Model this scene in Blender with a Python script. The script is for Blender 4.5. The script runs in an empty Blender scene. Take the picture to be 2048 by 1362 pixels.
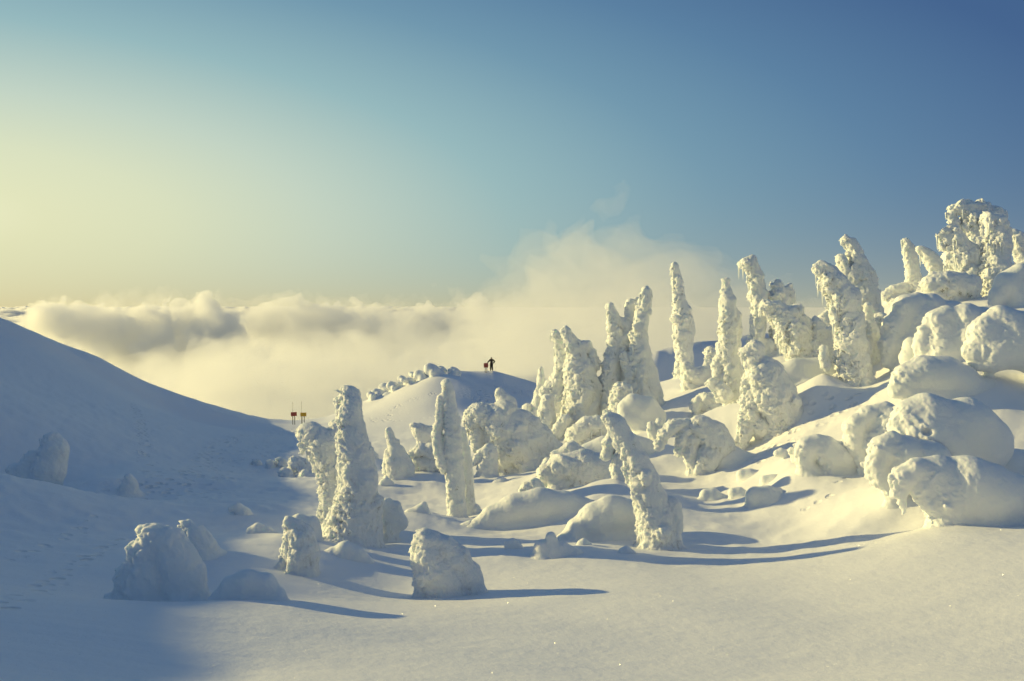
import bpy, math, random
import numpy as np
from mathutils import Vector
import openvdb as vdb

SC = bpy.context.scene
COL = SC.collection
random.seed(7)
rng = np.random.default_rng(7)

# ------------------------------------------------------------------ camera
FPX, CX, CY, HOR = 1991.0, 1024.0, 681.0, 612.0        # focal length, centre and horizon in photo pixels
PITCH = math.atan((CY - HOR) / FPX)
cam_d = bpy.data.cameras.new('camera')
cam = bpy.data.objects.new('camera', cam_d)
COL.objects.link(cam)
cam_d.sensor_width = 36.0
cam_d.lens = 36.0 * FPX / 2048.0
cam_d.clip_start = 0.1
cam_d.clip_end = 60000
cam.rotation_euler = (math.radians(90) - PITCH, 0, 0)
SC.camera = cam

# ------------------------------------------------------------------ sun, sky, exposure
SUN_AZ, SUN_EL = math.radians(-71.5), math.radians(14.5)   # azimuth from +Y (view direction), negative = left
SUN_DIR = Vector((math.sin(SUN_AZ) * math.cos(SUN_EL), math.cos(SUN_AZ) * math.cos(SUN_EL), math.sin(SUN_EL)))
sl = bpy.data.lights.new('sun', 'SUN')
sl.energy = 5.0
sl.angle = math.radians(0.6)
sl.color = (1.0, 0.81, 0.32)
so = bpy.data.objects.new('sun', sl)
COL.objects.link(so)
so.rotation_euler = (-SUN_DIR).to_track_quat('-Z', 'Y').to_euler()
so.location = (-60, 20, 60)

SC.view_settings.view_transform = 'Standard'
SC.view_settings.look = 'None'
SC.view_settings.gamma = 1.0
SC.view_settings.use_curve_mapping = False
SC.view_settings.exposure = 0.07


def lin(c):
    return tuple(((v / 255.0) / 12.92 if v <= 10 else ((v / 255.0 + 0.055) / 1.055) ** 2.4) for v in c)


class NT:
    def __init__(s, nt):
        s.nt = nt

    def n(s, kind, **kw):
        o = s.nt.nodes.new(kind)
        for k, v in kw.items():
            setattr(o, k, v)
        return o

    def l(s, a, b):
        s.nt.links.new(a, b)

    def m(s, op, a, b=None, c=None, clamp=False):
        o = s.n('ShaderNodeMath', operation=op, use_clamp=clamp)
        for i, v in enumerate((a, b, c)):
            if v is None:
                continue
            if isinstance(v, (int, float)):
                o.inputs[i].default_value = v
            else:
                s.l(v, o.inputs[i])
        return o.outputs[0]

    def ramp(s, fac, stops, interp='LINEAR'):
        o = s.n('ShaderNodeValToRGB')
        cr = o.color_ramp
        cr.interpolation = interp
        while len(cr.elements) < len(stops):
            cr.elements.new(0.5)
        for e, (p, c) in zip(cr.elements, stops):
            e.position = p
            e.color = (*c, 1) if len(c) == 3 else c
        s.l(fac, o.inputs[0])
        return o.outputs[0]

    def mix(s, fac, a, b, blend='MIX'):
        o = s.n('ShaderNodeMix', data_type='RGBA', blend_type=blend)
        for i, v in ((0, fac), (6, a), (7, b)):
            if isinstance(v, (int, float)):
                o.inputs[i].default_value = v
            elif isinstance(v, tuple):
                o.inputs[i].default_value = (*v, 1)
            else:
                s.l(v, o.inputs[i])
        return o.outputs[2]


world = bpy.data.worlds.new('World')
SC.world = world
world.use_nodes = True
wn = NT(world.node_tree)
world.node_tree.nodes.clear()
tc = wn.n('ShaderNodeTexCoord')
sep = wn.n('ShaderNodeSeparateXYZ')
wn.l(tc.outputs['Generated'], sep.inputs[0])
DEG = 180 / math.pi
el = wn.m('MULTIPLY', wn.m('ARCSINE', sep.outputs[2]), DEG)
az = wn.m('MULTIPLY', wn.m('ARCTAN2', sep.outputs[0], sep.outputs[1]), DEG)
# angular distance (degrees of azimuth) from the bright arc of sky that holds the sun (-105 .. -31)
azc = wn.m('ABSOLUTE', wn.m('ADD', az, 68.0))
azd = wn.m('MAXIMUM', wn.m('SUBTRACT', azc, 37.0), 0.0)
eld = wn.m('SUBTRACT', wn.m('ABSOLUTE', el), 4.5)
t = wn.m('SQRT', wn.m('ADD', wn.m('POWER', wn.m('MULTIPLY', azd, 0.42), 2.0), wn.m('POWER', wn.m('MULTIPLY', eld, 1.3), 2.0)))
tt = wn.m('DIVIDE', t, 60.0, clamp=True)
sky = wn.ramp(tt, [(0.0, lin((252, 252, 208))), (2.5 / 60, lin((238, 241, 198))), (5 / 60, lin((229, 236, 200))), (8.5 / 60, lin((203, 221, 204))),
                   (13 / 60, lin((156, 193, 197))), (18 / 60, lin((117, 158, 181))), (22 / 60, lin((93, 133, 168))),
                   (27 / 60, lin((68, 102, 148))), (36 / 60, lin((66, 98, 140))), (1.0, lin((90, 118, 152)))])
hw = wn.m('POWER', 2.718, wn.m('MULTIPLY', wn.m('MAXIMUM', el, 0.0), -1 / 2.8))
hfade = wn.m('SUBTRACT', 1.0, wn.m('MULTIPLY', azd, 1 / 75.0), clamp=True)
hcol = wn.mix(hfade, lin((150, 165, 160)), lin((226, 212, 158)))
skyc = wn.mix(wn.m('MULTIPLY', hw, 0.85), sky, hcol)
nish = wn.n('ShaderNodeTexSky', sky_type='NISHITA', sun_disc=False, sun_elevation=SUN_EL,
            sun_rotation=SUN_AZ, altitude=1800.0)
bg1 = wn.n('ShaderNodeBackground')
wn.l(skyc, bg1.inputs[0])
bg1.inputs[1].default_value = 0.94
bg2 = wn.n('ShaderNodeBackground')
wn.l(nish.outputs[0], bg2.inputs[0])
bg2.inputs[1].default_value = 0.05
mx = wn.n('ShaderNodeMixShader')
mx.inputs[0].default_value = 0.12
wn.l(bg1.outputs[0], mx.inputs[1])
wn.l(bg2.outputs[0], mx.inputs[2])
wo = wn.n('ShaderNodeOutputWorld')
wn.l(mx.outputs[0], wo.inputs[0])

cy = SC.cycles
cy.use_denoising = True
try:
    cy.denoiser = 'OPENIMAGEDENOISE'
except Exception:
    pass
cy.max_bounces = 14
cy.diffuse_bounces = 4
cy.glossy_bounces = 2
cy.transmission_bounces = 2
cy.volume_bounces = 12
cy.transparent_max_bounces = 48
cy.sample_clamp_indirect = 4.0
cy.use_adaptive_sampling = True
cy.adaptive_threshold = 0.02


# ------------------------------------------------------------------ helpers
def at(px, py, D):
    """photo pixel + forward distance -> world point (the camera is the origin)"""
    a, b = (px - CX) / FPX, (CY - py) / FPX
    sp, cp = math.sin(PITCH), math.cos(PITCH)
    d = np.array((a, cp + b * sp, -sp + b * cp))
    return d * (D / d[1])


_perm = rng.permutation(256).astype(np.int32)
_perm = np.concatenate([_perm, _perm])
_g = rng.normal(size=(256, 3)).astype(np.float32)
_g /= np.linalg.norm(_g, axis=1)[:, None]


def perlin(p):
    p = p.astype(np.float32)
    i = np.floor(p).astype(np.int32)
    f = p - i
    i &= 255
    u = f * f * f * (f * (f * 6 - 15) + 10)
    out = None
    res = []
    for dx in (0, 1):
        a = _perm[(i[:, 0] + dx) & 255]
        for dy in (0, 1):
            b = _perm[(a + i[:, 1] + dy) & 255]
            for dz in (0, 1):
                h = _perm[(b + i[:, 2] + dz) & 255]
                g = _g[h]
                res.append(g[:, 0] * (f[:, 0] - dx) + g[:, 1] * (f[:, 1] - dy) + g[:, 2] * (f[:, 2] - dz))
    ux, uy, uz = u[:, 0], u[:, 1], u[:, 2]
    z = [res[k] + (res[k + 1] - res[k]) * uz for k in (0, 2, 4, 6)]
    y0 = z[0] + (z[1] - z[0]) * uy
    y1 = z[2] + (z[3] - z[2]) * uy
    return (y0 + (y1 - y0) * ux) * 1.6


def fbm(p, n=4, gain=0.5, lac=2.03):
    s, a = 0, 1.0
    for k in range(n):
        s = s + a * perlin(p + 17.3 * k)
        p = p * lac
        a *= gain
    return s


def mesh_obj(name, verts, faces, mat, parent=None, smooth=True):
    me = bpy.data.meshes.new(name)
    verts = np.ascontiguousarray(verts, dtype=np.float32)
    faces = np.ascontiguousarray(faces, dtype=np.int32)
    nf, k = faces.shape
    me.vertices.add(len(verts))
    me.vertices.foreach_set('co', verts.ravel())
    me.loops.add(nf * k)
    me.loops.foreach_set('vertex_index', faces.ravel())
    me.polygons.add(nf)
    me.polygons.foreach_set('loop_start', np.arange(0, nf * k, k, dtype=np.int32))
    me.polygons.foreach_set('loop_total', np.full(nf, k, dtype=np.int32))
    me.polygons.foreach_set('use_smooth', np.full(nf, smooth, dtype=bool))
    me.update(calc_edges=True)
    me.validate()
    if mat:
        me.materials.append(mat)
    o = bpy.data.objects.new(name, me)
    COL.objects.link(o)
    o.parent = parent
    return o


def tag(o, label=None, cat=None, group=None, kind=None):
    if label:
        o['label'] = label
    if cat:
        o['category'] = cat
    if group:
        o['group'] = group
    if kind:
        o['kind'] = kind
    return o


def empty(name, loc):
    o = bpy.data.objects.new(name, None)
    o.empty_display_size = 0.3
    o.location = loc
    COL.objects.link(o)
    return o


# ------------------------------------------------------------------ materials
def new_mat(name):
    m = bpy.data.materials.new(name)
    m.use_nodes = True
    n = NT(m.node_tree)
    b = m.node_tree.nodes['Principled BSDF']
    return m, n, b


def snow_mat(name, base, tint, bump_scale, bump_d, sss=0.0, needles=0.0, track=False, sparkle=False):
    m, n, b = new_mat(name)
    tc = n.n('ShaderNodeTexCoord')
    geo = n.n('ShaderNodeNewGeometry')
    pos = geo.outputs['Position']
    nz = n.n('ShaderNodeTexNoise')
    nz.inputs['Scale'].default_value = 0.7
    nz.inputs['Detail'].default_value = 4
    n.l(pos, nz.inputs['Vector'])
    col = n.mix(nz.outputs[0], base, tint)
    b.inputs['Roughness'].default_value = 0.6
    b.inputs['Specular IOR Level'].default_value = 0.25
    if sss:
        b.inputs['Subsurface Weight'].default_value = sss
        b.inputs['Subsurface Radius'].default_value = (0.9, 1.0, 0.9)
        b.inputs['Subsurface Scale'].default_value = 0.16
    # fine relief
    n1 = n.n('ShaderNodeTexNoise')
    n1.inputs['Scale'].default_value = bump_scale
    n1.inputs['Detail'].default_value = 5
    n1.inputs['Roughness'].default_value = 0.6
    n.l(pos, n1.inputs['Vector'])
    h = n1.outputs[0]
    if track:
        at_ = n.n('ShaderNodeAttribute', attribute_name='track')
        v = n.n('ShaderNodeTexVoronoi')
        v.inputs['Scale'].default_value = 2.0
        n.l(pos, v.inputs['Vector'])
        dent = n.m('MULTIPLY', n.m('SUBTRACT', 0.42, v.outputs[0], clamp=True), at_.outputs['Fac'])
        h = n.m('SUBTRACT', h, n.m('MULTIPLY', dent, 20.0))
        # wind ripple
        w = n.n('ShaderNodeTexNoise')
        mp = n.n('ShaderNodeMapping')
        mp.inputs['Scale'].default_value = (0.35, 2.2, 1.0)
        mp.inputs['Rotation'].default_value = (0, 0, 0.2)
        n.l(pos, mp.inputs[0])
        n.l(mp.outputs[0], w.inputs['Vector'])
        w.inputs['Scale'].default_value = 1.2
        w.inputs['Detail'].default_value = 3
        h = n.m('ADD', h, n.m('MULTIPLY', w.outputs[0], 0.9))
    bp = n.n('ShaderNodeBump')
    bp.inputs['Strength'].default_value = 1.0
    bp.inputs['Distance'].default_value = bump_d
    n.l(h, bp.inputs['Height'])
    n.l(bp.outputs[0], b.inputs['Normal'])
    if needles:
        sp = n.n('ShaderNodeTexNoise')
        sp.inputs['Scale'].default_value = 5.0
        sp.inputs['Detail'].default_value = 5
        sp.inputs['Roughness'].default_value = 0.7
        mp = n.n('ShaderNodeMapping')
        mp.inputs['Scale'].default_value = (1.6, 1.6, 0.7)
        n.l(pos, mp.inputs[0])
        n.l(mp.outputs[0], sp.inputs['Vector'])
        big = n.n('ShaderNodeTexNoise')
        big.inputs['Scale'].default_value = 0.9
        n.l(pos, big.inputs['Vector'])
        cav = n.m('MULTIPLY', n.m('SUBTRACT', 0.50, geo.outputs['Pointiness']), 12.0, clamp=True)
        a = n.m('MULTIPLY', n.m('SUBTRACT', sp.outputs[0], 0.60 - needles * 0.085), 11.0, clamp=True)
        bgm = n.m('MULTIPLY', n.m('SUBTRACT', big.outputs[0], 0.46), 6.0, clamp=True)
        fac = n.m('MULTIPLY', n.m('MULTIPLY', a, bgm), n.m('ADD', n.m('MULTIPLY', cav, 0.8), 0.2))
        col = n.mix(n.m('MULTIPLY', fac, 0.85), col, (0.11, 0.085, 0.045))
    n.l(col, b.inputs['Base Color'])
    return m


M_GROUND = snow_mat('snow_ground', (0.86, 0.86, 0.86), (0.83, 0.835, 0.84), 3.0, 0.02, track=True)
M_CRUST = snow_mat('rime_crust', (0.84, 0.855, 0.855), (0.78, 0.81, 0.81), 12.0, 0.06, sss=0.6, needles=1.0)
M_MOUND = snow_mat('mound_snow', (0.82, 0.83, 0.83), (0.77, 0.80, 0.80), 8.0, 0.03, sss=0.6)


def plain(name, col, rough=0.7):
    m, n, b = new_mat(name)
    geo = n.n('ShaderNodeNewGeometry')
    nz = n.n('ShaderNodeTexNoise')
    nz.inputs['Scale'].default_value = 20
    n.l(geo.outputs['Position'], nz.inputs['Vector'])
    c = n.mix(nz.outputs[0], tuple(v * 0.8 for v in col), tuple(min(1, v * 1.2) for v in col))
    n.l(c, b.inputs['Base Color'])
    b.inputs['Roughness'].default_value = rough
    return m


M_NEEDLE = plain('dark_needles', (0.05, 0.055, 0.03))
M_ICE = plain('ice', (0.80, 0.84, 0.84), 0.25)
M_RED = plain('red_board', (0.42, 0.08, 0.05), 0.5)
M_YEL = plain('yellow_board', (0.75, 0.42, 0.04), 0.5)
M_POST = plain('post_wood', (0.16, 0.13, 0.09))
M_JACKET = plain('dark_jacket', (0.045, 0.03, 0.022))
M_TROUSER = plain('dark_trousers', (0.02, 0.015, 0.012))
M_SKIN = plain('skin', (0.35, 0.2, 0.14))
M_HAT = plain('dark_hat', (0.03, 0.022, 0.02))

# ------------------------------------------------------------------ things on the snow (traced as solid lobes)
# key: (name, label, category, group, D, base(px,py), style, strokes)
# a stroke is a list of (px, py, radius_px[, depth offset px]); styles: c = rime crust, m = smooth mound
G_T = 'snow-laden trees standing on the slope'
G_S = 'shrubs and small trees buried in rime'
G_M = 'smooth snow mounds on the slope'
G_L = 'snow lumps on the distant crest'
THINGS = []


def T(name, label, cat, group, D, base, style, *strokes, **kw):
    THINGS.append(dict(name=name, label=label, cat=cat, group=group, D=D, base=base, style=style, strokes=strokes, **kw))


# --- left of centre
T('snow_laden_tree', 'thickest rime-crusted column tree left of centre, widening to a broad base', 'tree', G_T, 33, (704, 1088), 'c',
  [(700, 790, 21), (702, 830, 24), (707, 880, 31), (714, 930, 36), (716, 980, 40), (712, 1030, 48), (706, 1078, 58), (706, 1115, 58)],
  [(692, 780, 13), (690, 800, 13)], [(725, 960, 22), (738, 1020, 22), (742, 1080, 24)], tuft=5,
  )
T('snow_laden_tree', 'hammer-headed snowy tree leaning left, just behind the thickest column tree', 'tree', G_T, 36, (660, 1060), 'c',
  [(614, 866, 15), (626, 870, 24), (650, 888, 30), (668, 930, 32), (668, 990, 27), (664, 1060, 28), (664, 1090, 28)],
  [(608, 890, 9), (606, 905, 5)], [(672, 850, 11), (668, 890, 24)], [(624, 900, 12), (640, 940, 12)], ice=6)
T('snow_covered_shrub', 'low snowy shrub at the right foot of the thickest column tree', 'shrub', G_S, 34.5, (775, 1082), 'c',
  [(772, 1015, 20), (778, 1045, 24), (768, 1080, 28), (765, 1105, 28)], [(790, 1016, 14), (800, 1045, 16)])
T('snow_laden_tree', 'slender column tree between the thickest one and the centre, narrow top', 'tree', G_T, 40, (915, 1045), 'c',
  [(893, 768, 9), (896, 785, 12), (903, 830, 15), (906, 870, 17), (908, 920, 18), (911, 970, 18), (914, 1020, 18), (916, 1065, 21)],
  [(882, 795, 6), (879, 830, 8), (875, 868, 11), (878, 900, 12), (890, 935, 12)], tuft=5)
T('snow_laden_tree', 'thin spire leaning on the right side of the slender column tree', 'tree', G_T, 41, (940, 1030), 'c',
  [(924, 862, 7), (929, 900, 10), (933, 950, 13), (936, 1000, 14), (936, 1030, 16), (938, 1050, 17)], [(950, 1020, 12), (958, 1035, 10)])
T('snow_laden_tree', 'lone leaning column right of centre, top tipped over to the left', 'tree', G_T, 32, (1318, 1094), 'c',
  [(1217, 836, 12), (1233, 853, 18), (1254, 884, 22), (1272, 920, 26), (1288, 960, 29), (1300, 1000, 33), (1312, 1040, 38), (1318, 1080, 43), (1318, 1115, 46)],
  [(1281, 1000, 14), (1280, 1020, 10)], [(1345, 1010, 18), (1350, 1050, 18)], [(1262, 950, 9), (1272, 975, 9)], tuft=6, rough=0.7)
T('snow_covered_shrub', 'small drooping rime arch hanging left of the leaning column', 'shrub', G_S, 39, (1228, 950), 'c',
  [(1250, 868, 14), (1232, 868, 16), (1218, 888, 14), (1213, 910, 10)], [(1245, 900, 16), (1240, 940, 18), (1240, 965, 18)])
T('snow_covered_shrub', 'long shaded rime wall with a crumbly top edge behind the leaning column', 'shrub', G_S, 42, (1180, 990), 'c',
  [(1095, 945, 18), (1125, 935, 28), (1170, 938, 36), (1215, 945, 38), (1262, 950, 32), (1275, 985, 26)],
  [(1110, 965, 24), (1170, 975, 28), (1240, 980, 26)], rough=0.75)
T('snow_covered_shrub', 'knobbly rounded cap of rime above the long shaded wall', 'shrub', G_S, 45, (1140, 930), 'c',
  [(1118, 912, 14), (1140, 900, 15), (1165, 908, 14)], [(1095, 930, 12), (1120, 930, 14), (1150, 930, 16)], rough=1.3)
T('snow_covered_shrub', 'tiny rime tufts at the left end of the long shaded wall', 'shrub', G_S, 41, (1058, 985), 'c',
  [(1042, 984, 7), (1056, 976, 9), (1070, 968, 9), (1078, 985, 12)], rough=1.2)
T('snow_mound', 'long low shaded snow mound between slender column and leaning column', 'snow mound', G_M, 37, (1050, 1050), 'm',
  [(955, 1048, 10), (985, 1032, 18), (1030, 1014, 28), (1080, 1008, 32), (1130, 1010, 26), (1165, 1010, 14)], [(1010, 1046, 18), (1070, 1044, 24), (1120, 1036, 24)], [(1110, 1062, 12), (1030, 1066, 12)])
T('snow_mound', 'whaleback snow mound tapering left, at the left foot of the leaning column', 'snow mound', G_M, 34, (1200, 1080), 'm',
  [(1130, 1074, 10), (1155, 1058, 22), (1190, 1040, 34), (1225, 1030, 36), (1260, 1030, 32)], [(1170, 1075, 20), (1220, 1070, 28), (1250, 1060, 26)], [(1200, 1100, 10), (1240, 1095, 12)])
T('snow_boulder', 'small blue-shaded snow stump with a knob on top, in front of the whaleback mound', 'snow lump', G_M, 30.5, (1105, 1115), 'm',
  [(1084, 1094, 16), (1088, 1118, 16)], [(1102, 1074, 12), (1106, 1100, 18), (1120, 1115, 14)], [(1125, 1098, 16), (1145, 1105, 10)], low=1)
T('snow_laden_tree', 'massive bowed tree with a drooping left limb, like a grazing animal', 'tree', G_T, 52, (1010, 958), 'c',
  [(946, 830, 14), (962, 830, 22), (1000, 840, 30), (1040, 852, 30), (1080, 878, 26), (1110, 895, 14)],
  [(945, 845, 16), (955, 870, 16), (962, 895, 11), (964, 908, 6)],
  [(1005, 860, 36), (1010, 900, 30), (1004, 940, 20), (1000, 975, 18)], [(1040, 890, 42), (1055, 920, 30), (1040, 945, 24)], [(1085, 905, 20), (1070, 930, 20)], ice=8, tuft=4, rough=0.75)
T('snow_covered_shrub', 'low arching shrub between the slender column and the bowed tree', 'shrub', G_S, 50, (972, 950), 'c',
  [(948, 922, 6), (962, 908, 9), (980, 906, 14), (975, 935, 18), (975, 960, 18)])
T('snow_laden_tree', 'small pointed snowy tree between the two nearest columns', 'tree', G_T, 50, (793, 955), 'c',
  [(777, 860, 6), (784, 882, 9), (792, 905, 14), (795, 930, 22), (795, 955, 22), (795, 970, 22)], [(776, 905, 8), (775, 940, 10)], [(800, 900, 8), (822, 935, 8)])
T('snow_covered_shrub', 'low rime arch joined to the small pointed tree, ragged top', 'shrub', G_S, 51, (855, 935), 'c',
  [(828, 905, 8), (845, 900, 12), (865, 902, 16), (888, 915, 16), (895, 930, 14)], [(835, 925, 12), (870, 925, 12)])
T('snow_covered_shrub', 'chunky snow-capped shrub on the pale slope beside the slender column', 'shrub', G_S, 64, (852, 890), 'c',
  [(828, 852, 7), (838, 860, 12), (858, 866, 14), (872, 872, 12)], [(848, 875, 14), (848, 895, 9)])
T('snow_covered_shrub', 'pale leaf-shaped rime clump standing against the blue shaded hill', 'shrub', G_S, 74, (1020, 828), 'c',
  [(1001, 785, 7), (1008, 798, 13), (1018, 810, 15), (1026, 822, 9), (1028, 845, 9)])
# --- cluster in the middle distance
T('snow_laden_tree', 'thin crooked spire at the left of the middle tree cluster, hook-like shoulder', 'tree', G_T, 62, (1075, 840), 'c',
  [(1082, 737, 4), (1083, 755, 7), (1082, 780, 9), (1078, 810, 13), (1072, 845, 14), (1072, 865, 14)], [(1055, 815, 9), (1052, 832, 8)])
T('snow_laden_tree', 'knobbly tree with a small round head on a bent neck, left in the middle cluster', 'tree', G_T, 61, (1120, 868), 'c',
  [(1110, 666, 8), (1118, 680, 9), (1126, 710, 11), (1123, 745, 15), (1112, 778, 18), (1120, 800, 24), (1124, 840, 22), (1122, 885, 24)],
  [(1102, 775, 14), (1092, 785, 12)], [(1100, 850, 16), (1092, 870, 12)], ice=7, tuft=2)
T('snow_laden_tree', 'broad-shouldered tree with a sloping jagged top, in the middle cluster', 'tree', G_T, 60, (1165, 862), 'c',
  [(1133, 664, 8), (1141, 680, 11), (1150, 705, 16), (1160, 740, 28), (1166, 780, 32), (1164, 820, 35), (1160, 880, 40)],
  [(1160, 690, 10), (1175, 695, 10), (1184, 705, 9), (1188, 730, 12)], ice=4, tuft=3)
T('snow_covered_shrub', 'sagging rime skirt spreading left below the broad-shouldered tree', 'shrub', G_S, 58, (1112, 880), 'c',
  [(1130, 840, 12), (1118, 858, 12), (1108, 876, 10), (1105, 890, 9)], rough=1.2)
T('snow_covered_shrub', 'rounded snow-topped shrub in front of the middle cluster', 'shrub', G_S, 55, (1185, 888), 'c',
  [(1150, 868, 16), (1172, 855, 18), (1195, 850, 18), (1215, 860, 18)], [(1170, 885, 14), (1205, 885, 16)], ice=3)
T('snow_laden_tree', 'two-horned tree with its left horn bare, left of the twin tall spire', 'tree', G_T, 60, (1222, 835), 'c',
  [(1220, 612, 7), (1226, 632, 11), (1232, 665, 15), (1232, 710, 18), (1224, 755, 20), (1216, 800, 20), (1208, 845, 20), (1208, 870, 20)],
  [(1262, 608, 10), (1262, 635, 11), (1256, 670, 14), (1252, 720, 14), (1245, 770, 16), (1240, 820, 22)],
  [(1236, 640, 8), (1254, 648, 9)], [(1275, 600, 5), (1266, 612, 7)], [(1196, 825, 7), (1200, 850, 8)], ice=6, tuft=2)
T('snow_laden_tree', 'tall notched spire with a helmet-like tip, right of the two-horned tree', 'tree', G_T, 59, (1292, 830), 'c',
  [(1292, 582, 8), (1291, 605, 12), (1284, 640, 13), (1279, 675, 14), (1280, 710, 20), (1286, 750, 26), (1292, 790, 30), (1298, 850, 32)],
  [(1250, 712, 10), (1252, 732, 9), (1255, 745, 6)], [(1266, 712, 10), (1268, 740, 14), (1270, 780, 18)], ice=6, tuft=2)
T('snow_mound', 'round-topped snow mound at the foot of the notched spire', 'snow mound', G_M, 52, (1280, 865), 'm',
  [(1250, 815, 16), (1268, 808, 20), (1290, 818, 24), (1312, 835, 22)], [(1255, 835, 20), (1285, 845, 24)])
T('snow_covered_shrub', 'pair of tiny rime knobs below the round-topped mound', 'shrub', G_S, 49, (1312, 875), 'c',
  [(1302, 850, 7), (1305, 868, 9)], [(1318, 842, 6), (1320, 862, 10), (1318, 880, 10)])
T('snow_laden_tree', 'isolated tall wavy spire in the gap between the two clusters', 'tree', G_T, 72, (1370, 752), 'c',
  [(1350, 534, 5), (1354, 560, 9), (1358, 595, 11), (1364, 630, 16), (1366, 670, 17), (1368, 705, 15), (1370, 765, 17)],
  [(1376, 640, 8), (1380, 665, 8)], ice=4, tuft=4)
T('snow_covered_shrub', 'leaning rime clump on the bright bank below the isolated spire', 'shrub', G_S, 63, (1388, 775), 'c',
  [(1372, 735, 12), (1380, 750, 16), (1395, 755, 18), (1415, 742, 12), (1420, 725, 8)], [(1375, 770, 12), (1395, 775, 12)])
T('snow_covered_shrub', 'knobbly low shrub on the bank edge, left of the wide hunched tree', 'shrub', G_S, 56, (1418, 830), 'c',
  [(1392, 812, 12), (1410, 800, 14), (1430, 805, 18), (1432, 828, 18)], [(1400, 835, 12), (1425, 840, 14)])
T('snow_laden_tree', 'bottle-shaped tree with square tip and bulging waist above a curved trunk', 'tree', G_T, 52, (1450, 890), 'c',
  [(1452, 562, 7), (1452, 584, 9), (1455, 605, 14), (1459, 640, 19), (1458, 680, 19), (1456, 715, 20), (1462, 750, 22), (1472, 790, 22), (1468, 830, 18), (1460, 870, 14), (1455, 910, 12)],
  [(1442, 712, 10), (1436, 730, 13), (1438, 750, 11)], [(1476, 640, 7), (1474, 670, 8)], ice=3, tuft=3)
# --- right-hand cluster
T('snow_laden_tree', 'curved finger tree bending left with icicles under its tip, right of the bottle-shaped tree', 'tree', G_T, 57, (1515, 700), 'c',
  [(1490, 522, 7), (1499, 524, 12), (1512, 552, 14), (1519, 595, 16), (1517, 640, 14), (1514, 675, 14), (1515, 720, 18)],
  [(1540, 690, 14), (1545, 715, 18), (1535, 740, 18)], ice=6)
T('snow_laden_tree', 'short double-peaked tree behind the icicle-hung shelf', 'tree', G_T, 57, (1570, 700), 'c',
  [(1556, 572, 10), (1562, 600, 18), (1566, 640, 24), (1572, 700, 28), (1575, 730, 28)], [(1575, 578, 9), (1580, 572, 6), (1584, 600, 9)], tuft=3)
T('snow_laden_tree', 'broad shelf-topped tree leaning left with a fringe of icicles', 'tree', G_T, 50, (1600, 742), 'c',
  [(1534, 612, 12), (1550, 618, 17), (1572, 640, 24), (1590, 670, 30), (1602, 700, 28), (1605, 735, 22), (1605, 765, 22)],
  [(1590, 625, 14), (1598, 660, 20)], [(1630, 650, 12), (1640, 670, 22), (1635, 710, 30), (1640, 740, 26)], ice=12)
T('snow_laden_tree', 'wide hunched tree mass with a knobbly head and a smooth shaded back', 'tree', G_T, 46, (1500, 885), 'c',
  [(1492, 703, 10), (1512, 698, 15), (1508, 725, 18), (1518, 755, 22), (1512, 790, 22), (1500, 830, 20), (1492, 865, 14), (1482, 885, 12)],
  [(1530, 750, 30), (1545, 790, 42), (1560, 830, 36), (1550, 880, 24)], [(1525, 850, 24), (1550, 860, 20)], [(1500, 760, 12), (1490, 800, 12)],
  [(1470, 880, 8), (1452, 885, 7)], tuft=3, ice=4)
T('snow_mound', 'smooth shaded snow bank running right from the wide hunched tree', 'snow mound', G_M, 49, (1640, 830), 'm',
  [(1550, 775, 46), (1595, 775, 48), (1645, 780, 42), (1690, 795, 28)], [(1590, 745, 28), (1640, 738, 22), (1668, 742, 18)], [(1570, 830, 30), (1620, 830, 20)])
T('snow_covered_shrub', 'small upright knob on the crest of the shaded snow bank', 'shrub', G_S, 47, (1648, 715), 'c',
  [(1646, 698, 7), (1648, 712, 8), (1652, 730, 10)])
T('snow_laden_tree', 'large tree with a hooded left-leaning head and icicles, right of the shelf-topped tree', 'tree', G_T, 47, (1715, 795), 'c',
  [(1637, 533, 9), (1652, 542, 16), (1672, 568, 22), (1690, 600, 25), (1698, 640, 24), (1702, 690, 28), (1710, 740, 28), (1720, 785, 30), (1722, 815, 30)],
  [(1665, 585, 12), (1676, 615, 13), (1688, 650, 14)], [(1725, 750, 18), (1735, 790, 20)], ice=10, tuft=5)
T('snow_laden_tree', 'tall staggered tree with a flat slanted tip behind the hooded tree', 'tree', G_T, 51, (1738, 700), 'c',
  [(1692, 478, 7), (1702, 486, 11), (1712, 510, 14), (1724, 545, 20), (1732, 590, 24), (1738, 640, 24), (1738, 690, 20), (1738, 730, 20)],
  [(1680, 516, 7), (1688, 535, 10), (1696, 560, 10)], [(1712, 540, 17), (1712, 560, 18)], [(1735, 612, 9), (1745, 640, 14)], ice=6, tuft=2)
T('snow_covered_shrub', 'narrow hanging rime tongue at the right flank of the hooded tree', 'shrub', G_S, 49, (1740, 705), 'c',
  [(1736, 612, 8), (1738, 640, 9), (1745, 670, 14), (1745, 700, 12), (1745, 720, 14)])
T('snow_covered_shrub', 'flat ragged rime ridge left of the small upright spire, against the sky', 'shrub', G_S, 60, (1800, 600), 'c',
  [(1768, 592, 8), (1785, 580, 10), (1810, 574, 10), (1835, 574, 12), (1855, 585, 14)], [(1790, 605, 16), (1830, 605, 20)], rough=1.2)
T('snow_laden_tree', 'small upright spire standing alone on the ragged ridge', 'tree', G_T, 60, (1828, 580), 'c',
  [(1812, 482, 6), (1818, 500, 10), (1824, 530, 12), (1828, 560, 13), (1830, 590, 14)], ice=2)
T('snow_laden_tree', 'short tapering tree leaning left beside the small upright spire', 'tree', G_T, 58, (1880, 565), 'c',
  [(1842, 500, 6), (1852, 508, 10), (1866, 525, 13), (1876, 545, 14), (1882, 575, 16)], ice=3)
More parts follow.
